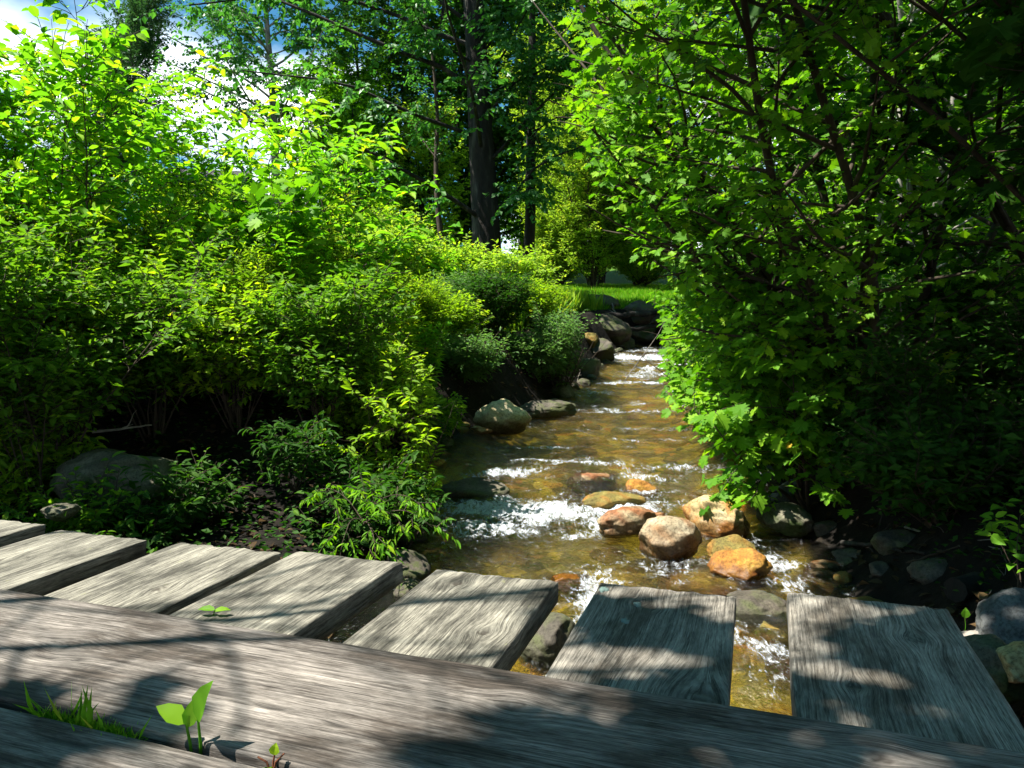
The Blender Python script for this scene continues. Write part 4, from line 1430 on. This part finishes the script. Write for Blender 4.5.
# --- far trees: three kinds, copied
protos = []
for i, (lf, h, lb) in enumerate([("dark", 12, "broad dark green tree"), ("maple", 11, "bright green round tree"), ("feather", 8.5, "pale yellow-green tree")]):
    protos.append(plant("far_tree", lb, "tree", (0, 0, 0), 600 + i, stem_dirs=fan(3, .14, 190 + i), stem_len=h, stem_r=.16, nb=26, bl=(1.8, 3.6), bt0=.06, bang=1.05, nt_=14, tl=.9, nl=14, ll=.20, ratio=.7,
                        leaf=lf, bark="bark", droop=.3, nrand=.6, parts=("trunk", "crown"), sides=4, group="trees behind the lawn"))
spots = [(0, -1.5, 33, 1.2, "dark green tree right behind the two dark trunks"), (1, 2.0, 35, 1.0, "bright green tree behind the second dark trunk"), (0, -4.6, 31, .95, "dark green tree behind the slim pale trunks"), (1, -5.4, 25, .6, "low bright green tree behind the broad-leaved sapling"), (0, 6.5, 27, 1.1, "dark green tree behind the far bank, right of the lawn"), (1, .6, 37, .9, "bright green tree behind the lawn"), (2, 4.0, 33, .8, "pale yellow-green tree at the lawn's back edge"),
         (0, 11, 24, 1.2, "dark green tree at the back of the right-hand wood"), (1, 9.5, 18.5, 1.0, "bright green tree inside the right-hand wood"), (0, 14, 17, 1.1, "dark green tree at the right end of the wood"),
         (0, -2.5, 33, 1.2, "dark green tree far behind the big poplar"), (1, -6, 30, .75, "bright green tree behind the poplar's hanging branches"), (0, 12.5, 33, 1.3, "tallest dark green tree of the far row"),
         (2, -3, 29, .75, "pale yellow-green tree in the far row behind the trunks"), (0, 20, 26, 1.3, "dark green tree at the far right end of the row"), (0, 10.4, 16.0, .9, "dark green tree filling the right edge of the wood"), (0, 13.6, 20.8, 1.1, "taller dark green tree deep behind the right edge of the wood"), (1, 7.9, 12.4, .55, "low bright green tree half hidden at the right edge"), (1, 12.0, 12.5, .9, "bright green tree behind the right edge of the wood"), (0, 2.2, 40, 1.3, "dark green tree at the very back between the trunks and the maple")]
for i, (k, x, y, s, lb) in enumerate(spots):
    if k in [q[0] for q in spots[:i]]:
        o = copy_tree(protos[k])
    else:
        o = protos[k]
    o.location = (x, y, gz(x, y) - .1)
    o.scale = (s, s, s)
    o.rotation_euler = (0, 0, i * 1.7)
    o["label"] = lb
for i, (k, x, y, s_, lb) in enumerate([(0, -7, -12, 1.2, "added sky-blocking dark green tree behind the viewer on the left"), (1, 1, -14, 1.2, "added sky-blocking bright green tree straight behind the viewer"), (0, 8, -10, 1.3, "added sky-blocking dark green tree behind the viewer on the right"), (0, 11, -2, 1.3, "added sky-blocking dark green tree at the right of the bridge"), (1, 13, 6, 1.2, "added sky-blocking bright green tree to the right outside the frame"), (0, -15, -5, 1.1, "added sky-blocking dark green tree far to the left of the bridge"), (1, -16, 4, 1.0, "added sky-blocking bright green tree far outside the left edge"), (0, 4, -20, 1.5, "tallest added sky-blocking dark tree behind the viewer")]):  # unseen trees added to block low sky light and water reflections
    o = copy_tree(protos[k])
    o.location = (x, y, gz(x, y) - .1)
    o.scale = (s_, s_, s_)
    o.rotation_euler = (0, 0, i * 2.3)
    o["label"] = lb
    o["group"] = "unseen trees added around the bridge to block sky light"
# tall thin trees at top left, and low trees behind the left weeds
bq = np.array([-14.2, 25, gz(-14.2, 25)])
plant("slim_tree", "fine-twigged grey-green tree at the top left against the sky", "tree", bq, 620, stem_dirs=[[0, 0, 1], [.1, 0, 1], [-.1, .1, 1]], stem_len=np.array([10.2, 9.2, 9.4]), stem_r=.10, nb=44, bl=(.9, 2.6), bt0=.15, bang=.8, nt_=18, tl=.6, nl=18, ll=.15, ratio=.35,
      leaf="conifer", bark="twig", droop=.1, parts=("trunk", "crown"), sides=4)
for i, (x, y, h, lf, lb) in enumerate([(-9.5, 17, 2.6, "weed", "round green bush far behind the left weeds"), (-7.2, 20, 3.0, "dark", "dark bush behind the thin saplings, left of the roof"), (-12.5, 16, 3.8, "dark", "dark bush at far left behind the saplings"),
                                       (-3.6, 16, 2.4, "weed", "green bush between the roof and the big poplar"), (-5.6, 14, 1.9, "feather", "pale bush before the distant house"),
                                       (-2.5, 15, 1.75, "feather", "bright lime bush on the slope left of the big trunk"), (-1.85, 16, 1.35, "yellow", "yellow-green bush on the slope nearest the big trunk's left side"), (-1.2, 16.8, 1.25, "feather", "lime bush right at the left foot of the big trunk"), (-2.7, 17.0, 2.0, "feather", "lime bush highest on the slope left of the big trunk"), (.05, 16.5, 1.1, "feather", "lime bush before the second dark trunk")]):
    plant("field_bush", lb, "bush", (x, y, gz(x, y)), 630 + i, stem_dirs=fan(14, .5, 200 + i), stem_len=h, svar=(.6, 1.15), stem_r=.02, nb=12, bl=(.5, 1.1), bt0=.1, nt_=8, tl=.35, nl=9, ll=.10, ratio=.55, leaf=lf, droop=.2, group="bushes in the field behind the left bank")

# --- tree left of the bridge, outside the frame, whose overhanging branches dapple the boards
def shade_keep(q):
    t = (q[:, 2] - .78) / to_sun.z
    sx, sy = q[:, 0] - to_sun.x * t, q[:, 1] - to_sun.y * t
    nz = fbm(v3(sx * 3.4, sy * 3.4), 71, 3)
    u = sx - np.where(sy > 1.45, .62 - .25 * (sy - 1.45), .62 - 1.5 * (1.45 - sy))
    return ((u + .42 * nz > .15) & (vnoise(v3(sx * 11, sy * 11), 73) < .20) | (nz > np.where(sy < 1.5, .34, .62))) & (sy < 2.45 + .2 * nz) & ((q[:, 2] > 1.9 + .46 * np.maximum(q[:, 1], 0)) | (np.abs(q[:, 0]) > .72 * q[:, 1] + .3))


bq = np.array([-4.5, .75, gz(-4.5, .75)])
plant("shade_tree", "leafy maple outside the left edge whose long branches shade the boards", "tree", bq, 640, stem_dirs=[[.75, .22, 1], [.88, .38, 1], [1.0, .22, 1], [1.12, .10, .95], [.85, -.03, 1]], stem_len=np.array([6.0, 6.6, 7.2, 7.0, 6.4]), stem_r=.022, nb=34, bl=(.7, 1.7), bt0=.42, bang=1.0, btrop=(.4, 0, -.1), nt_=10, tl=.42, nl=9, ll=.11, ratio=.9,
      kind="maple", leaf="maple", droop=.35, parts=("trunk", "crown"), toward=(.4, 0, 0), keep=shade_keep)

# ------------------------------------------------------------------ ground cover, meadow, lawn grass (uncountable)


def scatter_blades(name, n, xr_, yr_, h, w, mat, seed, cond, lean=.35, kind="rhomb"):
    rng = np.random.default_rng(seed)
    x = rng.uniform(*xr_, n)
    y = rng.uniform(*yr_, n)
    k = cond(x, y)
    x, y = x[k], y[k]
    n = len(x)
    p = np.stack([x, y, ground(x, y) - .01], -1)
    d = nrm(np.array([0, 0, 1.0]) + rng.normal(0, lean, (n, 3)))
    nn = rng.normal(0, 1, (n, 3))
    L = h * rng.uniform(.5, 1.25, n)
    mb = MB()
    leaves(mb, p, d, nn, L, w, kind, rng.beta(2, 2, n))
    o = mb.build(name, M[mat])
    tag(o, kind="stuff")
    return o


def dist_ch(x, y):
    a, b = chan(y)
    return np.maximum(a - x, x - b)


o = scatter_blades("lawn_grass", 60000, (-2, 12), (18.5, 30), .16, .08, "grass", 1, lambda x, y: dist_ch(x, y) > .9)
tag(o, "short bright lawn grass above the far rocks", "grass")
o = scatter_blades("meadow_weeds", 52000, (-12, 2.5), (11, 19.5), .5, .045, "feather", 2, lambda x, y: dist_ch(x, y) > 1.0, .22)
tag(o, "yellow-green meadow weeds between the left bank and the big trunk", "weeds")
# ground cover: small leaves hugging both banks
rng = np.random.default_rng(3)
n = 45000
x = rng.uniform(-6.5, 6.5, n)
y = 2.9 + 11 * rng.uniform(0, 1, n) ** 1.5
k = dist_ch(x, y) > .28 + .2 * rng.uniform(size=n)
x, y = x[k], y[k]
n = len(x)
p = np.stack([x, y, ground(x, y) + rng.uniform(0, .22, n) ** 1.3], -1)
mbg = MB()
leaves(mbg, p, nrm(rng.normal(0, 1, (n, 3)) * [1, 1, .35]), np.array([0, 0, 1.0]) + rng.normal(0, .45, (n, 3)), .036 * rng.uniform(.5, 1.5, n), .6, "rhomb", rng.beta(2, 3, n))
tag(mbg.build("ground_cover", M["dark"]), "small dark leaves covering the soil of both banks", "ground cover", kind="stuff")

M["litter"] = leaf_mat("brown_leaf", [(0, (.02, .012, .006)), (.6, (.06, .036, .016)), (1, (.16, .11, .05))], .1, (1, 1, 1), gain=1.0)
rng = np.random.default_rng(33)
n = 16000
x = rng.uniform(-5, 5.5, n)
y = 1.5 + 11 * rng.uniform(0, 1, n) ** 1.6
k = dist_ch(x, y) > .16
x, y = x[k], y[k]
n = len(x)
p = np.stack([x, y, ground(x, y) + rng.uniform(.0, .035, n)], -1)
mbg = MB()
leaves(mbg, p, nrm(rng.normal(0, 1, (n, 3)) * [1, 1, .25]), np.array([0, 0, 1.0]) + rng.normal(0, .35, (n, 3)), .055 * rng.uniform(.5, 1.4, n), .6, "ovate", rng.beta(2, 2.5, n))
tag(mbg.build("leaf_litter", M["litter"]), "brown fallen leaves on the soil of both banks", "leaf litter", kind="stuff")

# ------------------------------------------------------------------ dead branches and logs


def stick(name, label, a, b, r, seed, mat="deadwood", forks=2, cat="branch", sag=.0):
    rng = np.random.default_rng(seed)
    a, b = np.asarray(a, float), np.asarray(b, float)
    L = np.linalg.norm(b - a)
    t = np.linspace(0, 1, 10)
    pts = a + (b - a) * t[:, None] + (rng.normal(0, .012, (10, 3)) * L) * (np.sin(t * np.pi))[:, None]
    pts[:, 2] += sag * np.sin(t * np.pi)
    mb = MB()
    tubes(mb, pts[None], r, r * (.45 if forks else .85), 9, cap=True)
    for k in range(forks):
        q, tn = along(pts[None], np.array([0]), np.array([rng.uniform(.3, .8)]))
        c = curves(rng, q, tn + rng.normal(0, .6, (1, 3)), L * rng.uniform(.2, .45), 6, .15)
        tubes(mb, c, min(r * .5, .02), min(r * .15, .006), 5)
    return tag(mb.build(name, M[mat], smooth=True), label, cat)


stick("dead_branch", "thin grey dead branch lying across the upper rapids", at(555, 394, 12.4), at(735, 381, 12.9), .022, 1)
stick("dead_branch", "bare twig tangle on the left shore below the grey-green bush", at(528, 372, 11.6), at(600, 398, 12.0), .016, 2, forks=5)
stick("dead_branch", "pale dead branch on the dark left bank above the mossy boulder", at(92, 432, 4.7), at(152, 425, 4.9), .010, 3)
stick("dead_branch", "bare forked twig on the soil left of the mossy boulder", at(60, 492, 4.1), at(80, 455, 4.3), .006, 4, forks=4)
stick("fallen_log", "fallen grey log leaning on the far bank below the lawn", at(585, 318, 18.9), at(690, 309, 19.6), .10, 5, "bark", forks=2, cat="log")
stick("fallen_log", "lower fallen log on the far bank's dark rocks", at(600, 336, 18.4), at(655, 326, 19.0), .08, 6, "bark", forks=2, cat="log")
stick("dead_branch", "upright dead twig on the far bank's rocks", at(618, 322, 19.2), at(612, 303, 19.4), .03, 7, forks=3)
stick("dead_branch", "twig heap on the right bank above the blue-grey stone", at(985, 600, 2.9), at(1018, 565, 3.0), .006, 8, forks=6)
stick("dead_branch", "thin dark twig stuck in the gap beside the second plank", at(12, 583, 1.9), at(45, 592, 1.85), .006, 9, forks=2)
stick("fallen_log", "short cream log end poking out beside the last plank", at(962, 642, 2.55), at(992, 636, 2.42), .034, 10, "deadwood", 0, "log")
stick("fallen_log", "half-buried dark log on the right bank beyond the last plank", at(955, 590, 3.0), at(1030, 572, 3.3), .05, 11, "bark", 0, "log")
for k, (px, py, Yd, sz, lb) in enumerate([(850, 560, 3.7, .10, "dark knobbly stone on the right bank above the last plank's left half"), (880, 570, 3.5, .07, "small dark stone on the right bank beyond the last plank's middle"), (935, 575, 3.3, .12, "dark angular stone on the right bank before the half-buried log"),
                                          (830, 530, 4.2, .12, "dark stone in the shade at the foot of the maple bush"), (975, 590, 2.9, .08, "small dark stone beside the blue-grey stone"), (900, 545, 3.9, .13, "dark block of stone in the black shade under the near maple")]):
    q = hit(px, py, 2.6)
    rock("rock", lb, "rock", q, (sz, sz * .8, sz * .6), 400 + k, s_dark, k * 1.3, 0, level=4, rough=.3, cuts=8)
for k, (a_, b_) in enumerate([((842, 545), (925, 560)), ((870, 580), (960, 552)), ((905, 530), (1000, 556))]):
    pa, pb = hit(*a_, 2.6), hit(*b_, 2.6)
    stick("dead_branch", ("bare root snaking over the right bank nearest the water", "fallen twig crossing the right bank's soil before the log", "pale fallen twig higher on the right bank under the near maple")[k], pa + [0, 0, .015], pb + [0, 0, .03], (.014, .008, .007)[k], 60 + k, ("bark", "twig", "deadwood")[k], 3)
stick("dead_branch", "bare grey branch in the shade of the right-hand maples", at(905, 360, 5.2), at(900, 300, 5.3), .012, 12, "palebark", 1)

# ------------------------------------------------------------------ small plants on the boards
bq = onz(192, 744, RB_TOP)
root = empty("sprout", (bq[0], bq[1], RB_TOP - .03))
tag(root, "single fresh green sprout growing from the slit between the boards", "sprout")
mbs, mbl = MB(), MB()
k = FPX / bq[1]
st = np.array([[[0, 0, 0], [-.002, 0, .03], [-.006, 0, .055]], [[.008, .002, 0], [.010, .0, .03], [.008, 0, .06]]])
tubes(mbs, st, .0022, .0014, 6)
tv = np.array([[-.006, 0, .055], [.008, 0, .058], [-.004, 0, .05]])
leaves(mbl, tv, np.array([[-.75, .1, .45], [.30, -.15, 1.0], [.1, .3, .8]]), np.array([[.2, -.5, .9], [-.6, -.7, .25], [.3, -.8, .3]]), np.array([.042, .054, .032]), .6, "ovate", np.array([.7, .45, .55]))
mbs.build("stem", M["grass"], root, True)
mbl.build("leaf", M["maple"], root, True)

bq = onz(272, 762, RB_TOP)
root = empty("seedling", (bq[0], bq[1], RB_TOP - .02))
tag(root, "tiny reddish seedling with round leaves right of the sprout", "seedling")
mbs, mbl = MB(), MB()
tubes(mbs, np.array([[[0, 0, 0], [-.006, 0, .02], [-.016, 0, .026]], [[0, 0, 0], [.004, 0, .02], [.014, 0, .03]], [[0, 0, 0], [0, .004, .018], [.002, .006, .03]]]), .0016, .001, 5)
leaves(mbl, np.array([[0, 0, .008], [.002, 0, .028], [-.004, .0, .006]]), np.array([[.1, -.5, .5], [.2, 0, 1.0], [-.6, -.3, .4]]), np.array([[0, -1, .5], [0, -1, .2], [0, -.7, .7]]), np.array([.016, .014, .013]), .9, "ovate", np.array([.6, .8, .5]))
mbs.build("stem", plain_mat("red_stem", [(.3, (.10, .03, .02)), (.7, (.18, .07, .03))], 60, .6, .2, .002), root, True)
mbl.build("leaf", M["yellow"], root, False)

tq = np.linspace(-1.0, 1.6, 240)
cc = e0 + perp * (wid + .006) + rdir * (1.0 + tq)[:, None]
wv = np.array([-.014, -.006, .004, .014])
dv = cc[:, None] + perp * wv[None, :, None]
dv[..., 2] = RB_TOP - .020 + .010 * fbm(dv * 45, 91, 3)
mbd = MB()
mbd.add(dv, grid_faces(240, 4))
tag(mbd.build("dirt", plain_mat("crumbly_dirt", [(.3, (.015, .012, .008)), (.7, (.06, .045, .03))], 120, .95, .6, .004), smooth=True), "dark crumbly dirt packed in the slit between the boards", "dirt", kind="stuff")
rng = np.random.default_rng(8)
n = 1000
tpar = rng.beta(2.2, 2.0, n)
a, b_ = onz(28, 704, RB_TOP), onz(140, 737, RB_TOP)
p = a + (b_ - a) * tpar[:, None] + rng.normal(0, .006, (n, 3)) * [1, 1, 0]
p[:, 2] = RB_TOP - .012
mbg = MB()
hh = np.where(rng.uniform(size=n) < .03, rng.uniform(.035, .07, n), rng.uniform(.006, .020, n))
leaves(mbg, p, np.array([0, 0, 1.0]) + rng.normal(0, .45, (n, 3)), rng.normal(0, 1, (n, 3)), hh, np.clip(.0008 / hh, .012, .12)[:, None, None], "rhomb", rng.beta(2, 1.6, n))
tag(mbg.build("grass_tuft", M["grass"]), "low tuft of grass growing in the slit between the boards", "grass", kind="stuff")
# moss crumbs and small leaves on the planks
bq = onz(212, 617, DECK)
root = empty("seedling", (bq[0], bq[1], DECK - .01))
tag(root, "little green leaf pair peeping over the broad board at the fourth plank", "seedling")
mbs, mbl = MB(), MB()
tubes(mbs, np.array([[[0, 0, 0], [.002, 0, .012], [.006, 0, .024]]]), .0016, .001, 5)
leaves(mbl, np.array([[.006, 0, .023], [.004, 0, .021]]), np.array([[-1, .1, .1], [.9, .2, .1]]), np.array([[0, -.3, 1], [0, -.3, 1.0]]), np.array([.035, .03]), .5, "ovate", np.array([.5, .7]))
mbs.build("stem", M["grass"], root, True)
mbl.build("leaf", M["maple"], root, False)
bq = at(965, 618, 2.7)
root = empty("seedling", tuple(bq))
tag(root, "lone round green leaf beside the last plank's far corner", "seedling")
mbs, mbl = MB(), MB()
tubes(mbs, np.array([[[0, 0, -.1], [.004, 0, -.03], [0, 0, .0]]]), .0016, .001, 5)
leaves(mbl, np.array([[0, 0, 0.0]]), np.array([[.05, 0, 1.0]]), np.array([[-.3, -1, .3]]), np.array([.038]), .85, "ovate", np.array([.3]))
mbs.build("stem", M["grass"], root, True)
mbl.build("leaf", M["maple"], root, False)

# ------------------------------------------------------------------ the distant house behind the left weeds
hx, hy = -12.0, 30.0
hz = gz(hx, hy)
root = empty("house", (hx, hy, hz), R(12))
tag(root, "grey house with a dark roof glimpsed through the leaves at left", "house")


def boxv(mb, x0, x1, y0, y1, z0, z1):
    v = np.array([[x, y, z] for x in (x0, x1) for y in (y0, y1) for z in (z0, z1)], float)
    mb.add(v, np.array([[0, 1, 3, 2], [4, 6, 7, 5], [0, 4, 5, 1], [2, 3, 7, 6], [0, 2, 6, 4], [1, 5, 7, 3]]))


topz = CAMZ + (320 - 173) / FPX * hy - hz
wallm = plain_mat("grey_wall", [(.3, (.30, .31, .32)), (.7, (.38, .39, .40))], 3, .8, .1)
mbw = MB()
boxv(mbw, -1.5, 1.5, -2, 2, -.5, topz - .75)
mbw.build("wall", wallm, root)
mbr = MB()
ez, rz_ = topz - .85, topz
v = np.array([[-1.8, -2.5, ez], [1.8, -2.5, ez], [1.8, 0, rz_], [-1.8, 0, rz_], [1.8, 2.5, ez], [-1.8, 2.5, ez]])
v = np.concatenate([v, v - [0, 0, .14]])
mbr.add(v, np.array([[0, 1, 2, 3], [3, 2, 4, 5], [7, 6, 9, 8], [8, 9, 11, 10], [0, 6, 7, 1], [5, 4, 10, 11]]), np.array([[1, 7, 8, 2], [2, 8, 10, 4], [0, 3, 9, 6], [3, 5, 11, 9]]))
mbr.build("roof", plain_mat("dark_shingles", [(.3, (.03, .03, .032)), (.7, (.07, .068, .07))], 12, .9, .4), root)
mbf = MB()
wz = topz - 1.45
boxv(mbf, .15, 1.25, -2.06, -1.99, wz - .5, wz + .5)
fo = mbf.build("window", plain_mat("white_frame", [(.3, (.6, .6, .6)), (.7, (.7, .7, .7))], 4, .6, .05), root)
mbp = MB()
boxv(mbp, .25, 1.15, -2.075, -2.05, wz - .4, wz + .4)
mbp.build("pane", plain_mat("window_glass", [(.3, (.05, .07, .09)), (.7, (.07, .09, .12))], 2, .08, .0, .0, spec=.6), fo)
